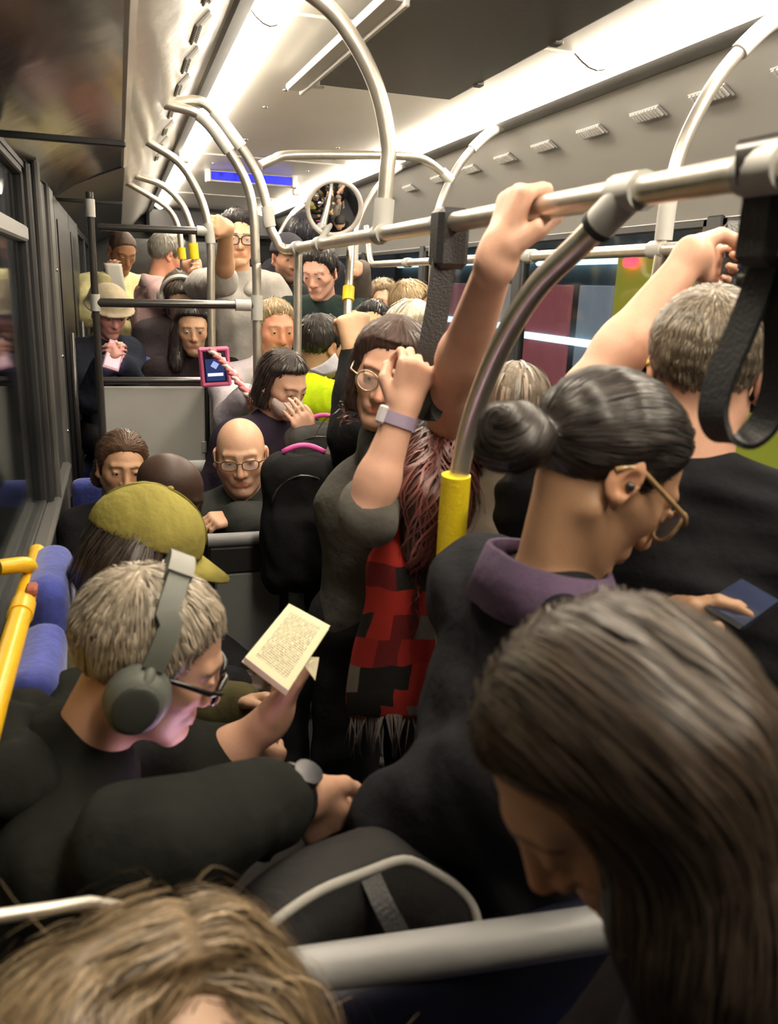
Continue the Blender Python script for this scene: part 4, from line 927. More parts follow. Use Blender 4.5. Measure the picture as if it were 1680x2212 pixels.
# paperback in his left hand
bk = empty('paperback_book', P(620, 1490, 1.27), 'open cream paperback book held up in one hand', 'book')
k4 = [np.array(P(529, 1420, 1.27)), np.array(P(624, 1304, 1.37)), np.array(P(713, 1352, 1.33)), np.array(P(622, 1492, 1.225))]
nb = _unit(np.cross(k4[1] - k4[0], k4[3] - k4[0])); nb = nb if nb @ (EYE - k4[0]) > 0 else -nb
pm = bpy.data.materials.new('book_page'); pm.use_nodes = True; nt = pm.node_tree; b_ = nt.nodes['Principled BSDF']; b_.inputs['Roughness'].default_value = .8
tc = nt.nodes.new('ShaderNodeUVMap'); wvn = nt.nodes.new('ShaderNodeTexWave'); wvn.bands_direction = 'Y'; wvn.inputs['Scale'].default_value = 11; wvn.inputs['Distortion'].default_value = 0
nz = nt.nodes.new('ShaderNodeTexNoise'); nz.inputs['Scale'].default_value = 60; mpn = nt.nodes.new('ShaderNodeMapping'); mpn.inputs['Scale'].default_value = (1, .25, 1)
sp = nt.nodes.new('ShaderNodeSeparateXYZ'); nt.links.new(tc.outputs[0], sp.inputs[0]); nt.links.new(tc.outputs[0], wvn.inputs['Vector']); nt.links.new(tc.outputs[0], mpn.inputs[0]); nt.links.new(mpn.outputs[0], nz.inputs['Vector'])
def mth(op, a, b2):
    n = nt.nodes.new('ShaderNodeMath'); n.operation = op
    for i, v in enumerate((a, b2)):
        if isinstance(v, (int, float)): n.inputs[i].default_value = v
        else: nt.links.new(v, n.inputs[i])
    return n.outputs[0]
ink = mth('MULTIPLY', mth('GREATER_THAN', wvn.outputs['Fac'], .5), mth('GREATER_THAN', nz.outputs[0], .46))
for ch, lo, hi in ((0, .14, .86), (1, .10, .90)): ink = mth('MULTIPLY', ink, mth('MULTIPLY', mth('GREATER_THAN', sp.outputs[ch], lo), mth('LESS_THAN', sp.outputs[ch], hi)))
mxn = nt.nodes.new('ShaderNodeMix'); mxn.data_type = 'RGBA'; mxn.inputs[6].default_value = (.74, .68, .46, 1); mxn.inputs[7].default_value = (.22, .20, .14, 1); nt.links.new(ink, mxn.inputs[0]); nt.links.new(mxn.outputs[2], b_.inputs['Base Color'])
def page(name, ks, m, th, off=0.0):
    V = [k + nb * off for k in ks] + [k + nb * (off - th) for k in ks]; F = [(0, 1, 2, 3), (7, 6, 5, 4), (0, 4, 5, 1), (1, 5, 6, 2), (2, 6, 7, 3), (3, 7, 4, 0)]
    o = mesh(name, np.array(V), F, m, bk, False); uv = o.data.uv_layers.new(name='UVMap'); uvs = {0: (0, 0), 1: (0, 1), 2: (1, 1), 3: (1, 0), 4: (0, 0), 5: (0, 0), 6: (0, 0), 7: (0, 0)}
    for l_ in o.data.loops: uv.data[l_.index].uv = uvs[l_.vertex_index]
    return o
M_pg = mat('page_plain', (.74, .68, .47), rough=.8)
page('page', k4, pm, .0005, .0006); page('page_block', k4, M_pg, .012); page('cover', [k + (k - sum(k4) / 4) * .03 for k in k4], mat('book_cover', (.55, .50, .30), rough=.5), .001, -.0125)
d23 = _unit(k4[2] - k4[1]); d30 = k4[2] - k4[3]
page('turned_page', [k4[1] + (k4[2] - k4[1]) * .35 - nb * .012, k4[1] + (k4[2] - k4[1]) * .40 + d30 * .16 - nb * .035, k4[2] + d30 * .05 - nb * .03, k4[2] - nb * .012], M_pg, .002)
page('turned_page', [k4[2] - d30 * .45 - nb * .01, k4[2] - d30 * .40 + d23 * .014 - nb * .01, k4[3] + d30 * .40 + d23 * .03 - nb * .03, k4[3] + d30 * .42 - nb * .012], M_pg, .002)
# --- woman in green cap on the bench
GC = person('woman in olive green cap with long dark hair on the bench', P(312, 1196, 1.70), 90, 26, 0, lean=12, sit=.46, skin=(.50, .30, .20), neck=.86, top=('jacket', (.085, .075, .035), 2.0, .024), bottom=(.09, .08, .05),
    hair=('full', (.035, .025, .018), .016, .036), vox=.0055, hairx=[cap(P(262, 1215, 1.66), P(235, 1330, 1.66), .062, .052, .04), cap(P(290, 1230, 1.62), P(265, 1330, 1.64), .045, .04, .04)],
    arms={'R': dict(w=P(560, 1700, 1.45), fing=(.2, .0, 1), back=(0, -1, .2), curl=(60, 80, 40)), 'L': dict(w=P(520, 1520, 1.75))}, stub=None)
tuft(GC, 900, .022, 8, lambda l: np.stack([l[:, 0] * .4, l[:, 1] * .5 - .1, l[:, 2] * 0 - 1], 1), r=.0016, grav=.6, var=.3)
c, R, s_ = GC['c'], GC['R'], 1.0; W = lambda *p: L2W(c, R, s_, p)
e = empty('cap', W(0, 0, .04), 'olive green peaked cap on the woman on the bench', 'cap')
M_cap = cloth('cap', (.27, .235, .06), bump=.3, bscale=60, var=.08)
g = solid([fnp(c, R, (.13, .15, .16), hair_fn('cap', .026), .02)], .0045, (.0012, 60, 2), .01); V, F = g.surf(); mesh('crown', V, F, M_cap, e)
V = []; F = []; n = 18
for i in range(n + 1):
    a = math.radians(-78 + 156 * i / n)
    for t, (r0, dz) in enumerate(((.088, .0), (.118, -.006), (.158 if abs(a) < 1.2 else .14, -.022))):
        k = math.cos(a); fw = r0 * (.99 + .10 * (t == 2) * max(k, 0)); V.append(W(math.sin(a) * min(r0, .098) * 1.0, .0 + fw * k + .015, .034 + dz * max(k, .0) - .014 * math.sin(a) ** 2))
F = [(i * 3 + j, i * 3 + j + 1, (i + 1) * 3 + j + 1, (i + 1) * 3 + j) for i in range(n) for j in range(2)]
o = mesh('brim', np.array(V), F, M_cap, e); md = o.modifiers.new('t', 'SOLIDIFY'); md.thickness = .005
MB().ball(W(0, -.01, .150), (.008, .008, .005), 10, 6).build('button', M_cap, e, True)
MB().tube([W(0, math.cos(a) * .122 - .01, .040 + math.sin(a) * .109) for a in np.linspace(.25, 2.7, 20)], .0022, 6).build('seam', cloth('capseam', (.16, .15, .03)), e, True)
# --- man with bowed head beyond her
BM = person('dark-skinned man with bowed shaved head on the bench', P(362, 1072, 2.35), 100, 26, 0, lean=16, sit=.46, skin=DEEP, brow=(.01, .008, .006), top=('jacket', (.020, .020, .023), 2.0, .024), bottom=(.02, .02, .024),
    hair=None, vox=.006, arms={'R': dict(w=P(500, 1480, 2.1)), 'L': dict(w=P(520, 1440, 2.3))}, neckf=.085, fold=.006)
# --- seated pair facing the camera
SW = person('seated woman in black V-neck top beside the black pillar', P(264, 1012, 2.95), 172, 6, -4, byaw=178, lean=-3, sit=.46, skin=(.52, .30, .18), wide=.88, top=('top', (.018, .017, .02), 2.0, .016), hair=('short', (.085, .045, .025), .012), vox=.0055, jaw=1.05, fat=.004, neck=.82,
    hairx=[cap(P(225, 1010, 3.02), P(215, 1035, 3.02), .035, .03, .03)], arms={'R': dict(w=P(215, 1260, 2.7)), 'L': dict(w=P(330, 1270, 2.7))})
tuft(SW, 900, .010, 6, lambda l: np.stack([l[:, 0], l[:, 1] * 0 - .08, l[:, 2] * 0 - .02], 1), r=.0011, var=.25)
mesh('v_neck_skin', *(lambda g: g.surf())(solid([cap(SW['N'] + SW['f'] * .055 + SW['u'] * .01, SW['N'] + SW['f'] * .098 - SW['u'] * .075, .055, .018, .03)], .006)), SKINM, SW['root'], True, None) if False else None
BA = person('bald man in glasses and dark jacket with folded arms', P(521, 988, 2.66), 190, 6, 3, byaw=188, lean=-2, s=1.04, sit=.46, skin=(.62, .37, .25), top=('jacket', (.036, .038, .036), 2.0, .022), hair=None, vox=.0048, wide=1.12, jaw=1.12, fat=.006, belly=1.15, brow=(.30, .19, .12), stub=(.45, .27, .19),
    arms={'R': dict(e=P(448, 1125, 2.66), w=P(545, 1140, 2.47), fing=(.85, -.2, -.05), back=(0, -.3, 1), curl=(20, 30, 20)), 'L': dict(e=P(640, 1125, 2.66), w=P(520, 1118, 2.52), fing=(-.85, -.2, .0), back=(0, -.3, 1), curl=(30, 40, 20))}, collar=((.012, .03, .024), .010, .035))
glasses(BA, mat('frame_brown', (.10, .06, .03), rough=.3), wx=.025, hz=.015, rnd=3.0)
# --- woman with red hair and plaid scarf, both arms up
RWm = person('woman with long red hair and plaid scarf, both arms raised', P(838, 812, 1.84), 206, 8, -12, byaw=196, lean=8, s=1.02, skin=(.62, .36, .26), top=('top', (.10, .095, .085), .95, .012), bottom=(.02, .02, .022), hair=('full', (.055, .030, .024), .018, .046), vox=.0045, wide=1.0, belly=1.0, neck=.86,
    hairx=[cap(P(905, 830, 1.80), P(925, 930, 1.70), .060, .068, .05), cap(P(925, 930, 1.66), P(925, 1080, 1.52), .060, .060, .05), cap(P(925, 1080, 1.52), P(900, 1195, 1.50), .055, .026, .05), cap(P(975, 960, 1.62), P(985, 1110, 1.56), .05, .035, .05)],
    arms={'L': dict(s=P(968, 1000, 1.70), grip=((RX, 1.19, RZ), (0, 1, 0), (.25, 0, 1), 1), e=P(972, 850, 1.52), th=1.05, hs=1.08, slv=.45), 'R': dict(s=P(850, 1050, 1.76), e=P(790, 1112, 1.46), w=P(868, 888, 1.47), fing=(.32, .0, 1), back=(.2, -1, .1), curl=(52, 75, 45), thumb='wrap', th=.95, hs=1.0)})
glasses(RWm, mat('frame_thin', (.55, .42, .30), rough=.25, metal=.7), wx=.025, hz=.022, rnd=2.0)
redc = np.array([.17, .055, .047])
lowr = RWm['hairV'][(RWm['hairV'][:, 2] < P(925, 905, 1.7)[2]) & (RWm['hairV'][:, 0] > P(880, 950, 1.66)[0])]
tuft(RWm, 2200, .030, 9, lambda l: np.stack([l[:, 0] * 0 + .05, l[:, 1] * 0, l[:, 2] * 0 - 1], 1), r=.0019, off=.006, grav=.5, var=.35, wave=.7, roots=lowr, col=redc, fly=.003)
tuft(RWm, 900, .014, 6, lambda l: np.stack([l[:, 0] * 1.0, l[:, 1] * .5 - .05, l[:, 2] * 0 - .8], 1), r=.0013, var=.3, col=np.array([.06, .034, .026]))
# plaid scarf hanging down the front, with fringe
def plaid(name, cols, sc):
    m = bpy.data.materials.new(name); m.use_nodes = True; nt = m.node_tree; b = nt.nodes['Principled BSDF']; b.inputs['Roughness'].default_value = .95
    tc = nt.nodes.new('ShaderNodeUVMap'); vr = nt.nodes.new('ShaderNodeTexBrick'); vr.offset = .5; vr.inputs['Scale'].default_value = sc; vr.inputs['Mortar Size'].default_value = .0; vr.inputs['Brick Width'].default_value = .42; vr.inputs['Row Height'].default_value = .30
    nz = nt.nodes.new('ShaderNodeTexNoise'); nz.inputs['Scale'].default_value = 3.2; nz.inputs['Detail'].default_value = 1; ad = nt.nodes.new('ShaderNodeMix'); ad.data_type = 'RGBA'; ad.blend_type = 'LINEAR_LIGHT'; ad.inputs[0].default_value = .05
    nt.links.new(tc.outputs[0], nz.inputs['Vector']); nt.links.new(tc.outputs[0], ad.inputs[6]); nt.links.new(nz.outputs['Color'], ad.inputs[7]); nt.links.new(ad.outputs[2], vr.inputs['Vector'])
    vr.inputs['Color1'].default_value = (0, 0, 0, 1); vr.inputs['Color2'].default_value = (1, 1, 1, 1)
    rp = nt.nodes.new('ShaderNodeValToRGB'); rp.color_ramp.interpolation = 'CONSTANT'
    for i, (p_, c_) in enumerate(cols):
        el = rp.color_ramp.elements[i] if i < 2 else rp.color_ramp.elements.new(p_)
        el.position = p_; el.color = (*c_, 1)
    nt.links.new(vr.outputs['Color'], rp.inputs[0]); n3 = nt.nodes.new('ShaderNodeTexNoise'); n3.inputs['Scale'].default_value = 160; bp = nt.nodes.new('ShaderNodeBump'); bp.inputs['Strength'].default_value = .6; bp.inputs['Distance'].default_value = .004
    nt.links.new(n3.outputs[0], bp.inputs['Height']); nt.links.new(bp.outputs[0], b.inputs['Normal']); nt.links.new(rp.outputs[0], b.inputs['Base Color']); return m
PLAID = plaid('plaid', [(0, (.60, .040, .030)), (.30, (.020, .020, .018)), (.48, (.50, .030, .026)), (.62, (.22, .018, .020)), (.74, (.26, .235, .20)), (.84, (.025, .025, .024))], 1.7)
def sheet(name, rows, m, parent, th=.008, uvs=(1, 1)):
    """cloth sheet from rows of points, with uv"""
    rows = [spline(r, 5) for r in rows]; A = np.array(rows); A = np.stack([spline(A[:, j], 5) for j in range(A.shape[1])], 1); a, b = A.shape[:2]
    V = A.reshape(-1, 3); F = [(i * b + j, i * b + j + 1, (i + 1) * b + j + 1, (i + 1) * b + j) for i in range(a - 1) for j in range(b - 1)]
    o = mesh(name, V, F, m, parent, True); uv = o.data.uv_layers.new(name='UVMap')
    for l_ in o.data.loops: i, j = divmod(l_.vertex_index, b); uv.data[l_.index].uv = (j / (b - 1) * uvs[0], i / (a - 1) * uvs[1])
    md = o.modifiers.new('t', 'SOLIDIFY'); md.thickness = th; md.offset = 0; return o
sc_ = empty('plaid_scarf', P(850, 1580, 1.6), 'long red, black and grey plaid scarf with fringe hanging on the red-haired woman', 'scarf')
sheet('scarf_cloth', [[P(880, 1120, 1.58), P(910, 1150, 1.54), P(960, 1170, 1.56), P(1000, 1180, 1.62)], [P(800, 1200, 1.60), P(850, 1210, 1.53), P(920, 1215, 1.50), P(975, 1225, 1.56)],
    [P(792, 1300, 1.60), P(850, 1310, 1.53), P(915, 1310, 1.51), P(970, 1310, 1.57)], [P(765, 1400, 1.62), P(830, 1410, 1.545), P(900, 1400, 1.53), P(960, 1400, 1.59)], [P(750, 1500, 1.63), P(815, 1500, 1.55), P(890, 1500, 1.54), P(955, 1500, 1.60)], [P(755, 1545, 1.64), P(815, 1548, 1.56), P(890, 1548, 1.55), P(950, 1545, 1.61)]], PLAID, sc_, .010, (1.0, 1.6))
fb = MB(); rg = np.random.default_rng(3)
for t in np.linspace(0, 1, 46):
    x = 755 + 195 * t; p0 = P(x, 1542, 1.64 - .10 * math.sin(t * 3.0)); d = rg.normal(size=3) * .012; d[2] = 0
    fb.tube([p0, p0 - up * .05 + d * .5, p0 - up * (.085 + .03 * rg.random()) + d], [.0022, .0018, .0012], 5)
fb.build('fringe', cloth('fringe', (.20, .17, .16)), sc_, True)
# lilac watch strap on her wrist
S_, E_, wv, hR = RWm['arms']['R']; ax = _unit(wv - E_); e = empty('wristband', wv, 'lilac smart band on the raised wrist of the red-haired woman', 'watch'); fr = frame(ax, (0, -1, 0)); M_lil = mat('lilac', (.34, .28, .40), rough=.5)
MB().ribbon([wv - ax * .018 + .0345 * (math.cos(a) * fr[0] + math.sin(a) * fr[2]) for a in np.linspace(0, 2 * math.pi, 26)], ax, .024, .004).build('band', M_lil, e, 'auto')
MB().frame_box(wv - ax * .018 - fr[0] * .036, fr, (.006, .018, .016), .004).build('face', mat('pale_face', (.6, .58, .62), rough=.3), e)
# --- woman with a bun
BU = person('woman with dark hair bun and glasses looking down at a phone', P(1292, 1030, .93), 98, 38, -6, byaw=88, lean=4, s=1.07, skin=(.44, .25, .145), brow=(.02, .014, .01), top=('cardigan', (.014, .014, .017), 2.0, .018), bottom=(.018, .018, .022),
    hair=('short', (.026, .020, .018), .010), vox=.0035, fold=.007, neck=.80, neckf=.050, hairx=[ell(P(1112, 935, .92), rot(0, 20, 30), (.044, .046, .036), .008), ell(P(1128, 962, .90), rot(40, -20, -30), (.040, .038, .030), .006), ell(P(1090, 962, .92), rot(-30, 30, 20), (.034, .036, .030), .006)], wide=1.05,
    arms={'R': dict(e=P(880, 1790, .92), w=P(1130, 1700, .90)), 'L': dict(e=P(1330, 1600, .98), w=P(1352, 1368, .90), fing=(.75, -.20, .42), back=(-.25, .4, 1), curl=(15, 25, 15), thumb='rest')}, collar=((.10, .068, .115), .012, .055))
bunl = ((P(1118, 945, .92) - BU['c']) @ BU['R'].T) / 1.07
bax = _unit(bunl)
def buflow(l):
    q = l - bunl; d = np.linalg.norm(q, axis=1)[:, None]; w_ = np.clip((.062 - d) / .012, 0, 1)
    return -q / (d + 1e-6) * (1 - w_) + w_ * np.cross(np.tile(bax + np.array([.3, 0, .3]), (len(l), 1)), q) / (d + 1e-6)
tuft(BU, 8500, .010, 7, buflow, r=.0007, off=.0028, var=.42, roots=BU['hairV'], col=np.array([.034, .027, .024]))
glasses(BU, mat('frame_horn', (.42, .27, .13), rough=.25, spec=.7), wx=.027, hz=.022, rnd=3.0, rim=.0026, arm=.0036)
rg = BU; ear = L2W(BU['c'], BU['R'], 1.07, (.085, -.004, -.002)); MB().ball(ear, (.0065, .0065, .0065), 10, 8).build('earbud', mat('earbud', (.03, .03, .03), rough=.2), BU['root'], True)
pc = P(1600, 1305, .85); e = empty('phone', pc, 'dark smartphone held at the right in front of the black T-shirt', 'phone')
fp = frame(_unit(P(1640, 1272, .89) - P(1530, 1345, .81)), _unit(np.array([-.35, -.45, .75])))
MB().frame_box(pc, fp, (.032, .068, .0045), .004).build('case', mat('phone_black', (.012, .012, .016), rough=.25), e)
MB().frame_box(pc + fp[2] * .0046, fp, (.029, .063, .0006)).build('screen', mat('phone_glass', (.02, .025, .05), rough=.08, emit=(.05, .07, .14), estr=.10), e)
# --- man with short fade hair seen from behind
FM = person('man with short greying hair seen from behind in a black T-shirt', P(1522, 818, 1.14), 40, 4, 0, byaw=38, lean=4, s=1.09, skin=(.60, .34, .24), top=('t_shirt', (.010, .010, .012), .75, .022), bottom=(.02, .02, .024), hair=('fade', (.150, .120, .085), .013), vox=.0044, wide=1.18, eyes=False, fold=.006,
    arms={'L': dict(e=P(1268, 850, 1.34), grip=(P(1578, 570, 1.36), (.1, .25, 1), (.75, .45, .1), 0), th=1.05), 'R': dict(w=P(1800, 1750, 1.0))})
tuft(FM, 7000, .0052, 5, r=.0008, off=.0035, var=.28, col=np.array([.18, .145, .105]))
for x in (-1, 1):
    MB().tube([L2W(FM['c'], FM['R'], 1.09, (x * .079, .03, .024)), L2W(FM['c'], FM['R'], 1.09, (x * .082, -.004, .024)), L2W(FM['c'], FM['R'], 1.09, (x * .083, -.024, .016))], .0042, 8).build('glasses_arm', mat('frame_yellow', (.55, .42, .03), rough=.4), FM['root'], True)
e = empty('ring', P(1600, 575, 1.33), 'dark blue stone ring on the gripping hand at right', 'ring'); MB().ball(P(1600, 575, 1.325), .007, 8, 6).build('stone', mat('ring_blue', (.03, .03, .10), rough=.1), e, True)
e = empty('hand_strap', P(1585, 620, 1.37), 'short black strap gripped by the hand above the short-haired man', 'strap')
MB().ribbon([(1.30, 1.62, 1.86), P(1590, 480, 1.42), P(1580, 560, 1.365), P(1565, 640, 1.36)], (.8, -.6, 0), .030, .006).build('webbing', M_strap, e)
# --- brunette in the right foreground
BR = person('woman with long brown hair bowing her head in the right foreground', P(1352, 1660, .48), -86, 42, 4, byaw=-50, lean=8, s=1.02, sit=.62, neck=.85, skin=(.66, .37, .21), brow=(.06, .04, .03), top=('top', (.016, .013, .014), 2.0, .02), bottom=(.02, .02, .022), cvox=.012, hair=('full', (.040, .028, .020), .016, .030), vox=.0035, fold=.005, neckf=.09,
    hairx=[cap(P(1450, 1640, .42), P(1530, 2000, .40), .060, .058, .05), cap(P(1530, 2000, .40), P(1560, 2420, .42), .058, .05, .05), cap(P(1600, 1700, .50), P(1660, 2100, .46), .065, .06, .05), cap(P(1660, 2100, .46), P(1680, 2480, .46), .06, .05, .05)], arms={'L': dict(w=(.36, .35, .62)), 'R': dict(w=(.22, .58, .62))}, shoes=True)
partx = lambda l: np.stack([np.where(l[:, 0] > .012, 1.0, -1.0) * np.clip((l[:, 2] - .02) / .06, 0, 1), -.25 * np.clip((l[:, 2] - .0) / .08, -.4, 1), -(np.abs(l[:, 0]) / .06 + .1) * 1.0], 1)
dn = BR['R'] @ np.array([0, 0, -1.0])
brflow = lambda l: partx(l) * np.clip((l[:, 2:3] + .02) / .08, 0, 1) + dn[None] * np.clip(1 - (l[:, 2:3] + .02) / .08, 0, 1.5)
tuft(BR, 9500, .017, 8, brflow, r=.0007, off=.004, var=.32, col=np.array([.066, .046, .032]), grav=.3)
# --- blonde in the left foreground
BL = person('person with wavy blonde hair at the bottom left edge', P(385, 2390, .50), 172, -40, 0, byaw=175, lean=0, s=1.0, sit=.50, wide=.82, cvox=.012, skin=(.60, .40, .29), top=('top', (.05, .05, .05), 2.0, .02), hair=('full', (.17, .115, .062), .024, .046), vox=.004, brow=(.2, .14, .09), arms={'L': dict(w=(.30, .35, .7)), 'R': dict(w=(-.06, .33, .7))}, fold=.004,
    hairx=[cap(P(560, 2260, .50), P(640, 2480, .50), .036, .05, .04), cap(P(120, 2260, .50), P(60, 2500, .50), .05, .05, .04)])
blflow = lambda l: np.stack([np.sign(l[:, 0] + .02) * np.clip((l[:, 2] + .02) / .06, .1, 1), .10 - 6 * np.clip(l[:, 1] - .02, 0, .1), -(np.abs(l[:, 0]) / .05 + .15)], 1)
tuft(BL, 8500, .014, 8, blflow, r=.0007, off=.006, var=.38, wave=.45, clump=1, col=np.array([.25, .175, .098]), fly=.004)
tuft(BL, 200, .009, 8, blflow, r=.0005, off=.010, var=.3, wave=.6, col=np.array([.28, .20, .11]), fly=.010, seed=9, name='stray_hairs')
# added lit phone on the headphone man's lap, to throw pinkish light on his face
pc = P(520, 1712, 1.12); e = empty('phone', pc, 'added lit phone on the lap behind the black sleeve of the headphone man', 'phone'); fp = frame(_unit(np.array([.9, .1, .35])), _unit(HM['c'] - pc))
MB().frame_box(pc, fp, (.036, .074, .0042), .004).build('case', mat('phone_black', (.012, .012, .016), rough=.25), e)
MB().frame_box(pc + fp[2] * .0046, fp, (.033, .070, .0006)).build('screen', mat('added_phone_glow', (.2, .2, .2), emit=(1, .62, .92), estr=6.5), e)
# --- the crowd further down the bus
def crowd(label, px, py, Y, yaw, pitch=0, **k):
    k.setdefault('vox', .0070 if Y < 3.3 else .0085); k.setdefault('cvox', .015); k.setdefault('fold', .004); floor = ZR if Y > 3.95 else (ZR / 2 if Y > 3.68 else 0.0)
    k.setdefault('floor', floor); return person(label, P(px, py, Y), yaw, pitch, **k)
# black-sleeved fist on the thin pole, its owner hidden behind the red-haired woman
CB = crowd('person in black coat behind the red-haired woman, fist raised on the pole', 880, 850, 2.30, 12, 6, hair=('short', (.02, .016, .014), .012), skin=(.58, .36, .22), top=('coat', (.012, .012, .013), 2.0, .020), wide=1.1, eyes=False,
    arms={'L': dict(s=P(775, 1010, 2.28), e=P(764, 940, 2.10), w=P(772, 772, 2.22), fing=(-.12, .15, 1), back=(.2, -1, .1), curl=(78, 90, 50), thumb='press', th=.95, hs=1.25)}, vox=.0055)
# backpacks
def backpack(lab, c, yaw, col, h, pink, sz=(.15, .085, .20)):
    R = rot(yaw); e = empty('backpack', c - up * sz[2], lab, 'backpack'); m = cloth('bp_%s' % lab[:9], col, bump=.6, bscale=18)
    V, F = solid([rbox(c, R, np.array(sz), .06, .02), rbox(c - R[1] * sz[1] * .9 - up * sz[2] * .25, R, np.array([sz[0] * .8, .035, sz[2] * .55]), .03, .03)], .009, (.004, 25, 4), .01).surf(); mesh('pack_body', V, F, m, e)
    MB().tube([c + R[0] * x + up * (sz[2] + .028 * math.cos(x / .07 * 1.5)) for x in np.linspace(-.06, .06, 9)], .008, 8).build('handle', mat('pink_trim', (.80, .10, .42), rough=.5) if pink else m, e, True)
    MB().tube([c - R[1] * sz[1] * .98 + R[0] * sz[0] * .75 * math.cos(a) + up * (sz[2] * .35 + sz[2] * .45 * math.sin(a)) for a in np.linspace(.1, 3.04, 14)], .003, 6).build('zip', M_dsteel, e, True)
    for x in (-.6, .6): MB().ribbon([c + R[1] * (sz[1] * .9) + R[0] * sz[0] * x + up * sz[2] * .8, c + R[1] * (sz[1] + .05) + R[0] * sz[0] * x + up * sz[2] * .3, c + R[1] * sz[1] * .9 + R[0] * sz[0] * x - up * sz[2] * .6], R[0], .05, .012).build('shoulder_strap', m, e)
    return e
backpack('black backpack with a pink handle loop next to the bald man', P(655, 1130, 2.22), 10, (.010, .010, .011), 0, True, (.12, .085, .20))
backpack('dark grey backpack with pink edging below the neon jacket', P(700, 1012, 2.72), 20, (.055, .055, .055), 0, True, (.13, .09, .16))
CK = crowd('person in long black coat standing with the black backpack', 705, 1015, 2.42, 15, 20, hair=('short', (.02, .016, .014), .012), top=('coat', (.011, .011, .012), 2.0, .04), wide=1.1, eyes=False, s=.82) if False else None
# woman with dark hair and pale mask
CM = crowd('woman with dark hair and pale face mask behind the yellow grip', 610, 832, 2.95, 150, 24, hair=('full', (.028, .020, .018), .016, .018), skin=(.55, .33, .24), top=('coat', (.030, .022, .038), 2.0, .024), arms={'L': dict(e=P(690, 1000, 2.85), w=P(668, 945, 2.72), fing=(-.45, -.2, .8), back=(.2, -1, .1), curl=(12, 20, 12)), 'R': dict(w=P(560, 1050, 2.8))}, s=.95)
c, R = CM['c'], CM['R']; V, F = solid([ell(L2W(c, R, .95, (0, .052, -.055)), R, (.058, .052, .048), .01), cap(L2W(c, R, .95, (-.05, .05, -.04)), L2W(c, R, .95, (.05, .05, -.04)), .018, None, .02)], .005).surf(); mesh('face_mask', V, F, cloth('mask', (.62, .52, .50)), CM['root'])
# grey-blond man in a white shirt
CG = crowd('ruddy man with grey-blond hair in a white shirt by the pole', 594, 716, 3.62, 172, 6, hair=('short', (.30, .22, .13), .014), skin=(.66, .30, .20), brow=(.25, .16, .1), top=('shirt', (.52, .48, .54), 2.0, .020), bottom=(.03, .03, .04), wide=1.1, jaw=1.12, fat=.005, s=1.05, arms={'R': dict(e=P(500, 905, 3.3), grip=(P(557, 862, 3.06), (0, 0, 1), (.65, -.75, 0), 0), hs=.95), 'L': dict(w=P(640, 1000, 3.3))}, collar=((.55, .52, .56), .01, .04))
# neon jacket
CH = crowd('person in neon yellow jacket with head turned away', 692, 752, 3.28, 60, 12, hair=('short', (.022, .018, .016), .014), skin=(.42, .25, .15), top=('hi_vis_jacket', (.62, .86, .015), 2.0, .030), s=1.0, wide=1.05, arms={'R': dict(w=P(745, 1000, 2.9)), 'L': dict(w=P(690, 1000, 3.2))}, eyes=False)
sheet('grey_scarf', [[P(668, 800, 3.02), P(700, 812, 3.0)], [P(700, 785, 3.02), P(722, 805, 3.0)], [P(722, 765, 3.05), P(735, 790, 3.02)]], cloth('gscarf', (.42, .42, .47)), CH['root'], .02)
# man with black hair, narrow eyes
CA = crowd('man with short black hair beside the raised fist', 803, 718, 3.45, 205, -4, hair=('short', (.012, .010, .010), .016), skin=(.56, .32, .18), brow=(.015, .012, .01), top=('shirt', (.03, .03, .035), 2.0, .02), s=1.0, jaw=1.1)
# masked bearded man in cap
CC = crowd('bearded man in dark cap and black jacket by the left pole', 622, 562, 4.50, 172, 6, hair=('short', (.02, .016, .014), .008), skin=(.40, .22, .15), stub=(.03, .02, .016), top=('jacket', (.020, .020, .022), 2.0, .026), wide=1.1)
c, R = CC['c'], CC['R']; e = empty('cap', L2W(c, R, 1, (0, 0, .04)), 'dark grey flat cap on the bearded man', 'cap'); M_dc = cloth('darkcap', (.045, .045, .055))
V, F = solid([fnp(c, R, (.14, .15, .16), hair_fn('cap', .020), .02), ell(L2W(c, R, 1, (0, .10, .048)), R, (.065, .05, .010), .012)], .007).surf(); mesh('crown', V, F, M_dc, e)
CC2 = crowd('dark-haired person just behind the man in the dark cap', 660, 512, 5.0, 20, 0, hair=('short', (.022, .022, .03), .018), skin=TAN, top=('jacket', (.02, .02, .028), 2.0, .026), eyes=False)
# grey hoodie man with glasses
HG = crowd('young man in pale grey hoodie and glasses, hand up on the pole', 514, 520, 4.28, 182, 4, hair=('short', (.018, .015, .017), .022), skin=(.62, .36, .22), brow=(.02, .015, .012), top=('hoodie', (.40, .385, .36), 2.0, .018), s=1.06, jaw=1.08, vox=.0068,
    arms={'R': dict(e=P(484, 610, 3.98), th=.9, slv=1.15, grip=(P(452, 485, 3.62), (.05, 0, 1), (-.5, -.85, 0), 0)), 'L': dict(w=P(610, 690, 4.0))}, hairx=())
V, F = solid([cap(HG['N'] - HG['rt'] * .10 + HG['u'] * .02, HG['N'] - HG['rt'] * .05 + HG['f'] * .09 - HG['u'] * .05, .04, .03, .03), cap(HG['N'] + HG['rt'] * .10 + HG['u'] * .02, HG['N'] + HG['rt'] * .05 + HG['f'] * .09 - HG['u'] * .05, .04, .03, .03), cap(HG['N'] - HG['f'] * .1 - HG['rt'] * .08, HG['N'] - HG['f'] * .1 + HG['rt'] * .08, .05, .05, .03)], .009).surf(); mesh('hood', V, F, HG['top'].data.materials[0], HG['root'])
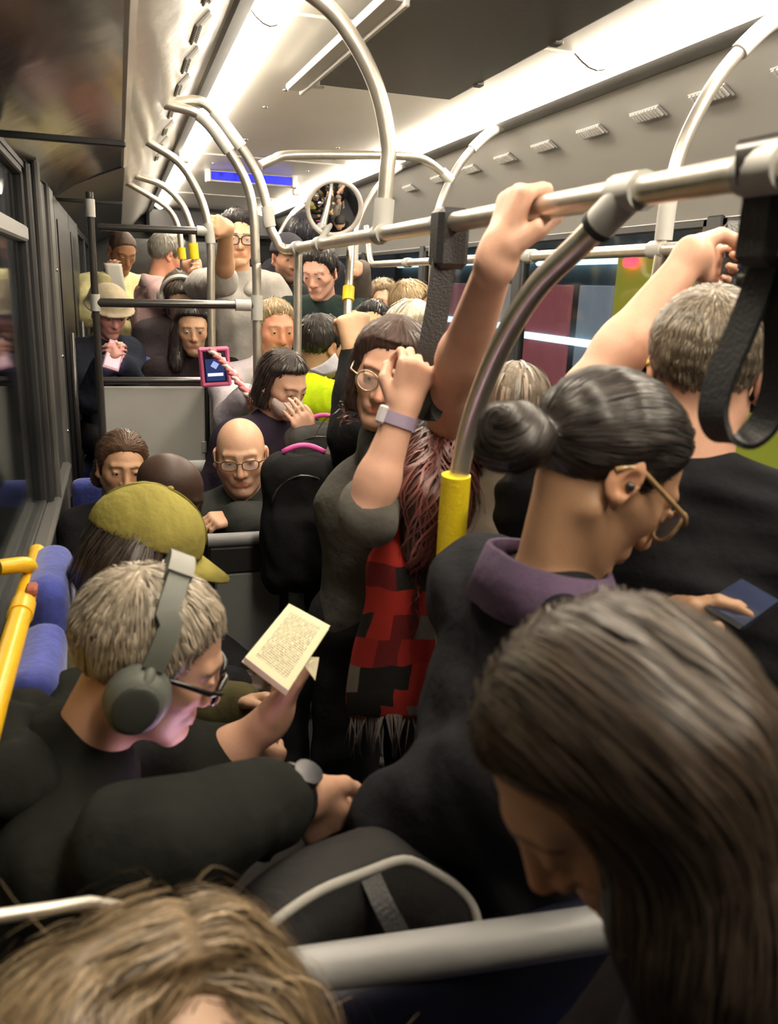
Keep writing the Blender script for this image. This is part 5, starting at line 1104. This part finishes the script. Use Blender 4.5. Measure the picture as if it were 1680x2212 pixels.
glasses(HG, mat('frame_dark', (.03, .025, .02), rough=.3), wx=.027, hz=.020, rnd=3, rim=.003)
# person in dark green coat, face half hidden
CD = crowd('person in dark green coat with bowed face behind the white pole', 690, 590, 4.05, 215, 22, hair=('short', (.02, .018, .018), .018), skin=(.60, .34, .26), top=('coat', (.020, .034, .032), 2.0, .034), s=1.0, wide=1.15)
# small hand high on the tilted pole
CE = crowd('short person reaching up the tilted pole with one small hand', 828, 655, 4.38, 190, 6, hair=('short', (.20, .15, .09), .02), skin=(.55, .33, .22), top=('coat', (.12, .10, .09), 2.0, .02), s=.95, arms={'R': dict(grip=(P(757, 580, 3.98), (0, 0, 1), (-.5, -.8, 0), 0), e=P(775, 690, 4.2))})
# fair-haired people on the right behind the strap
CF = crowd('white-haired woman partly behind the central black strap', 893, 738, 2.60, 160, 6, hair=('full', (.52, .47, .36), .022, .040), skin=(.62, .38, .28), top=('top', (.20, .18, .16), 2.0, .02), s=.95, hairx=[cap(P(868, 735, 2.60), P(860, 800, 2.60), .05, .05, .03)])
CI = crowd('person with light brown hair behind the white-haired woman', 888, 668, 3.90, 110, 10, hair=('short', (.28, .20, .11), .020), skin=(.62, .34, .20), top=('top', (.22, .20, .15), 2.0, .02), s=1.0)
CJ = crowd('grey-haired woman between the bent pole and the hair bun', 1108, 905, 1.60, 25, 10, hair=('full', (.16, .13, .10), .016, .04), skin=(.66, .36, .25), top=('striped_top', (.38, .33, .27), 2.0, .02), s=.90, wide=.72, eyes=False, arms={'L': dict(w=P(1130, 1500, 1.58), hint=(.3, -.2, -1), th=.85)}, hairx=[cap(P(1085, 960, 1.58), P(1080, 1050, 1.58), .055, .05, .03)])
CJh = MB()
# left rear behind the crossbars
YS_ = crowd('bald brown-skinned man in a yellow shirt reading a sheet', 264, 545, 5.4, 160, 30, hair=('fade', (.05, .03, .02), .003), skin=(.26, .13, .07), top=('shirt', (.60, .56, .30), 2.0, .022), s=.98, wide=1.15, arms={'R': dict(w=P(232, 605, 5.1), curl=(40, 40, 20)), 'L': dict(w=P(300, 690, 5.2))})
e = empty('paper_sheet', P(250, 640, 5.05), 'pale sheet of paper held by the man in the yellow shirt', 'paper'); sheet('sheet', [[P(224, 568, 5.08), P(262, 570, 5.06)], [P(230, 600, 5.06), P(268, 604, 5.04)], [P(238, 640, 5.05), P(274, 644, 5.03)]], mat('paper', (.62, .62, .56), rough=.8), e, .002)
PS = crowd('grey-haired man in a pink shirt with dark mask holding the pole', 362, 556, 4.95, 78, 18, hair=('short', (.20, .19, .165), .016), skin=(.62, .32, .21), top=('shirt', (.62, .42, .42), 2.0, .022), s=1.0, arms={'R': dict(grip=(P(421, 575, 4.58), (0, 0, 1), (.6, -.7, 0), 0), e=P(436, 650, 4.82), slv=1.55), 'L': dict(w=P(410, 660, 5.0))}, collar=((.64, .46, .46), .01, .045))
c, R = PS['c'], PS['R']; V, F = solid([ell(L2W(c, R, 1, (0, .05, -.055)), R, (.058, .052, .046), .01)], .006).surf(); mesh('face_mask', V, F, cloth('maskb', (.03, .032, .03)), PS['root'])
BH = crowd('person in wide beige hat with pink face bent over a lit phone', 236, 678, 4.25, 160, 22, hair=('short', (.2, .16, .12), .01), skin=(.66, .34, .30), top=('jacket', (.022, .026, .04), 2.0, .024), sit=ZR + .46, floor=ZR, s=.94, wide=.74, arms={'R': dict(w=P(228, 782, 3.95), fing=(.3, -.3, .4), back=(-.5, -.7, .3), curl=(40, 50, 30)), 'L': dict(w=P(268, 785, 3.95), fing=(-.3, -.3, .4), back=(.5, -.7, .3), curl=(40, 50, 30))})
c, R = BH['c'], BH['R']; e = empty('sun_hat', L2W(c, R, 1, (0, 0, .05)), 'wide beige sun hat on the person with the lit phone', 'hat'); M_hat = cloth('hat', (.40, .34, .24))
V, F = solid([fnp(c, R, (.14, .15, .17), hair_fn('cap', .022), .02), ell(L2W(c, R, 1, (0, 0, .036)), R, (.118, .125, .014), .02)], .007).surf(); mesh('hat_body', V, F, M_hat, e)
e = empty('phone', P(246, 770, 3.9), 'phone with glowing pink screen held low at far left', 'phone'); fp = frame(_unit(np.array([.25, .5, .8])), _unit(np.array([.1, .9, .35])))
MB().frame_box(P(246, 768, 3.9), fp, (.036, .072, .004), .003).build('case', mat('phone_pink', (.5, .3, .4), rough=.4), e); MB().frame_box(P(246, 768, 3.9) + fp[2] * .0045, fp, (.033, .068, .0006)).build('screen', mat('screen_pink', (.3, .2, .3), emit=(1, .62, .9), estr=6.0), e)
MB().frame_box(P(246, 768, 3.9) - fp[2] * .0045, fp, (.030, .06, .0006)).build('back_plate', mat('phone_back', (.85, .55, .75), rough=.3), e)
KH = crowd('person with grey headband headphones seen behind the crossbar', 386, 640, 4.55, 178, 38, hair=('full', (.075, .060, .050), .014, .05), skin=(.5, .32, .22), top=('coat', (.06, .05, .055), 2.0, .022), sit=ZR + .62, floor=ZR, s=.95)
c, R = KH['c'], KH['R']; e = empty('headphones', L2W(c, R, 1, (0, 0, -.03)), 'pale grey headband headphones behind the crossbar', 'headphones')
MB().ribbon([L2W(c, R, .95, (math.cos(a) * .100, .02, .030 + math.sin(a) * .122)) for a in np.radians(np.linspace(0, 180, 24))], R[1], .022, .010).build('headband', mat('hp_pale', (.42, .40, .36), rough=.5), e, 'auto')
for x in (-1, 1):
    V, F = solid([ell(L2W(c, R, .95, (x * .098, .01, .0)), R, (.022, .036, .042), .01)], .006).surf(); mesh('ear_cup', V, F, mat('hp_cup', (.5, .48, .46), rough=.4), e)
LD = crowd('woman with long dark hair facing the camera behind the lower bar', 416, 716, 4.1, 182, 6, hair=('full', (.022, .016, .015), .018, .014), skin=(.50, .30, .19), top=('coat', (.026, .020, .022), 2.0, .022), sit=ZR + .46, floor=ZR, s=.95, legs={'L': ((.43, 3.84, ZR + .54), (.43, 3.92, ZR + .09)), 'R': ((.23, 3.84, ZR + .54), (.23, 3.92, ZR + .09))}, hairx=[cap(P(386, 720, 4.12), P(380, 790, 4.1), .045, .04, .03), cap(P(446, 720, 4.12), P(450, 790, 4.1), .045, .04, .03)])
RF = crowd('person with brown hair standing in the crowd behind the mirror stem', 770, 640, 5.05, 30, 0, hair=('short', (.12, .085, .055), .016), skin=TAN, top=('coat', (.05, .05, .055), 2.0, .022), eyes=False, s=.98)
# loose locks over the hair of the crowd
dwn = lambda l: np.stack([l[:, 0] * 1.2, l[:, 1] * .3 - .06, l[:, 2] * 0 - .9], 1)
for D_ in (CM, CF, LD, KH, CJ): tuft(D_, 420, .016, 5, dwn, r=.0024, off=.005, var=.4)
for D_ in (CG, CH, CA, CC2, HG, CD, CE, CI, PS, RF): tuft(D_, 420, .010, 4, r=.0022, off=.006, var=.4)
# ------------------------------------------------------------------ seats, bags, small things
def seat_shell(e, c, yaw, w=.42, h=.62, z0=.44, blue=True, grey=True):
    """bus seat facing yaw: cushion, backrest, shell, grab handle, pedestal; c = middle of the backrest foot"""
    R = rot(yaw); f, r = R[1], R[0]; c = np.asarray(c, float)
    V, F = solid([rbox(c + f * .22 + up * (z0 - .05 - c[2]), R, np.array([w / 2, .22, .05]), .035, .02)], .012).surf(); mesh('seat_cushion', V, F, M_blue, e)
    V, F = solid([rbox(c - f * .0 + up * (z0 + h / 2 - c[2]), R, np.array([w / 2, .040, h / 2]), .035, .02)], .012).surf(); mesh('backrest', V, F, M_blue, e)
    V, F = solid([rbox(c - f * .045 + up * (z0 + h / 2 - .05 - c[2]), R, np.array([w / 2 + .008, .018, h / 2 - .02]), .016, .01)], .011).surf(); mesh('back_shell', V, F, mat('shell_dark', (.02, .022, .03), rough=.45), e)
    MB().frame_box(c + f * .2 + up * (z0 * .45 - c[2]), R, (w * .3, .16, z0 * .45), .02).build('pedestal', M_dark, e)
def seat(lab, c, yaw, **k):
    e = empty('bus_seat', (c[0], c[1], k.pop('fz', 0.0)), lab, 'seat', 'blue bus seats'); seat_shell(e, c, yaw, **k); return e
for i, (y, lab, hh, ww) in enumerate([(1.02, 'blue bench seat under the headphone man', .46, .40), (1.44, 'lower blue bench seat back right of the yellow handrail', .66, .26), (1.735, 'upper blue bench seat back right of the yellow handrail end', .72, .27), (2.30, 'blue bench seat under the man with bowed head', .42, .40)]):
    seat(lab, (-.165, y, 0), 90, h=hh, w=ww)
# seats of the pair that face the camera
seat('blue seat under the seated woman in black', (.0, 3.22, 0), 180, h=.55); seat('blue seat under the bald man', (.40, 3.14, 0), 180, h=.60)
MB().tube([(.21, 3.12, 1.04), (.59, 3.12, 1.04)], .03, 12).build('headrest_edge', M_plast, bpy.data.objects['bus_seat.005'], 'auto')
seat('blue seat seen between the far bars on the left', P(345, 760, 5.6) * (1, 1, 0), 180, z0=ZR + .45, h=.72, fz=ZR)
seat('blue seat of the woman with long dark hair', P(416, 760, 4.35) * (1, 1, 0), 180, z0=ZR + .44, h=.5, fz=ZR); seat('blue seat of the person in the beige hat', P(250, 760, 4.5) * (1, 1, 0), 180, z0=ZR + .44, h=.5, w=.36, fz=ZR); seat('blue seat behind the headband headphones', P(386, 760, 4.85) * (1, 1, 0), 180, z0=ZR + .58, h=.4, fz=ZR)
# grey divider in front of the bald man
dv = empty('seat_divider', (.36, 2.36, 0), 'grey divider panel with padded top that the bald man leans on', 'divider')
a, b = P(448, 1160, 2.36), P(632, 1166, 2.36)
MB().tube([(a[0], 2.36, .985), (b[0], 2.36, .985)], .021, 14).build('top_pad', mat('pad_grey', (.22, .22, .23), rough=.5), dv, 'auto')
MB().box((a[0], 2.345, .88), (b[0] + .12, 2.375, .968), .008).build('dark_rail', M_rubber, dv); MB().box((a[0] + .02, 2.35, .05), (P(606, 1300, 2.36)[0], 2.372, .88), .006).build('panel', mat('panel_green', (.17, .18, .18), rough=.5, var=.06), dv)
MB().box((P(606, 1300, 2.36)[0], 2.345, .05), (P(622, 1300, 2.36)[0], 2.377, .88), .004).build('edge_strip', M_rubber, dv)
MB().tube([(b[0] + .0, 2.36, .985), (b[0] + .09, 2.36, .992)], .010, 10).build('grab_end', M_steel, dv, 'auto')
# foreground seat back
fs = empty('bus_seat', (.36, .70, 0), 'foreground seat back with rounded grey top at the bottom of the view', 'seat', 'blue bus seats')
pA, pB = P(600, 2125, .715), P(1480, 2000, .69); zt = 1.0
MB().tube([(.02, .735, .985), (.06, .733, .992), (.62, .69, .985), (.66, .688, .97)], .027, 18).build('grab_top', mat('seat_top_grey', (.33, .33, .33), rough=.42), fs, 'auto')
Rf = rot(-4.5); V, F = solid([rbox((.34, .722, .74), Rf, np.array([.32, .030, .25]), .03, .02)], .010).surf(); mesh('back_shell', V, F, mat('seat_navy', (.012, .013, .030), rough=.5), fs)
V, F = solid([rbox((.34, .675, .62), Rf, np.array([.30, .028, .20]), .025, .02)], .010).surf(); mesh('back_panel', V, F, M_blue, fs)
V, F = solid([rbox((.20, .90, .42), Rf, np.array([.17, .17, .05]), .035, .02)], .012).surf(); mesh('seat_cushion', V, F, M_blue, fs)
MB().box((.10, .74, .0), (.32, .98, .37), .02).build('pedestal', M_dark, fs)
MB().tube([P(-40, 1985, .62), P(100, 1965, .64), P(190, 1950, .66), P(260, 1960, .67)], .006, 10).build('side_handle', M_steel, fs, 'auto')
seat('low blue seat below the blonde person', (.0, .71, 0), 180, z0=.50, h=.30, w=.36); seat('low blue seat below the long brown hair', (.565, .31, 0), -50, z0=.62, h=.22, w=.36)
# black bag with grey piping on the lap
bg = empty('shoulder_bag', P(800, 2040, .86), 'black bag with pale grey piping on a lap behind the seat back', 'bag')
M_bag = cloth('bag', (.028, .027, .027), rough=.7, bump=.7, bscale=14); rimp = [P(548, 2035, .755), P(600, 1985, .765), P(690, 1925, .785), P(790, 1885, .80), P(872, 1858, .81), P(930, 1880, .81), P(985, 1915, .80), P(1022, 1960, .785), P(1040, 2030, .76)]
rs_ = spline(rimp, 4); cb = np.mean(rs_, 0) - up * .10
MB().tube(rs_, .0062, 8).build('piping', mat('piping', (.34, .33, .30), rough=.7), bg, True)
rows = [list(rs_[::4]), [p - up * .05 + np.array([0, -.018, 0]) for p in rs_[::4]], [p * .8 + cb * .2 - up * .11 + np.array([0, -.01, 0]) for p in rs_[::4]], [p * .8 + cb * .2 - up * .24 for p in rs_[::4]]]
sheet('front_panel', rows, M_bag, bg, .006); rows = [[p + np.array([0, .0, 0]) for p in rs_[::4]], [p + np.array([0, .10, -.02]) for p in rs_[::4]], [p + np.array([0, .16, -.12]) for p in rs_[::4]], [p + np.array([0, .14, -.26]) for p in rs_[::4]]]; sheet('back_panel', rows, M_bag, bg, .006)
MB().ribbon(spline([P(800, 1895, .795), P(830, 1960, .765), P(862, 2020, .745), P(885, 2080, .73)], 5), (1, 0, 0), .026, .004).build('strap', M_strap, bg)
# pink phone case on a braided lanyard
ph = empty('phone', P(470, 830, 3.3), 'phone in a pink case hanging on a braided lanyard from a hand', 'phone'); pc = P(464, 792, 3.30); R = rot(4, -8, -4)
M_pk = mat('case_pink', (.62, .12, .28), rough=.5)
for a, b in (((-.060, -.075), (-.042, .075)), ((.042, -.075), (.060, .075)), ((-.060, .060), (.060, .078)), ((-.060, -.080), (.060, -.062))):
    MB().frame_box(pc + R[0] * (a[0] + b[0]) / 2 + R[2] * (a[1] + b[1]) / 2, R, (abs(b[0] - a[0]) / 2, .010, abs(b[1] - a[1]) / 2), .007).build('case_edge', M_pk, ph)
MB().frame_box(pc, R, (.043, .006, .062), .003).build('body', mat('phone_black2', (.008, .010, .03), rough=.2), ph)
sm = bpy.data.materials.new('lock_screen'); sm.use_nodes = True
MB().frame_box(pc - R[1] * .0065 - R[2] * .012, R, (.036, .0006, .044)).build('screen', mat('screen_dark', (.01, .015, .05), rough=.1, emit=(.03, .05, .16), estr=.6), ph)
MB().frame_box(pc - R[1] * .0075 - R[2] * .030, R, (.030, .0006, .006)).build('notification', mat('screen_white', (.5, .5, .5), emit=(.8, .85, 1), estr=.8), ph)
MB().frame_box(pc - R[1] * .0075 + R[2] * .008, rot(4, -8, 30), (.012, .0006, .012)).build('clock', mat('screen_blue', (.3, .4, .6), emit=(.35, .42, .8), estr=.7), ph)
lan = spline([pc - R[1] * .012 + R[2] * .07 - R[0] * .01, P(490, 790, 3.22), P(512, 820, 3.16), P(545, 862, 3.08)], 8); M_l1 = cloth('lan_pink', (.72, .22, .24)); M_l2 = cloth('lan_white', (.72, .62, .58))
for k_, mm in enumerate((M_l1, M_l2, M_l1)):
    MB().tube([p + .010 * np.array([math.cos(i * .9 + 2.1 * k_), .4 * math.sin(i * .9 + 2.1 * k_), .5 * math.sin(2 * (i * .9 + 2.1 * k_))]) for i, p in enumerate(lan)], .0085, 8).build('braid', mm, ph, True)
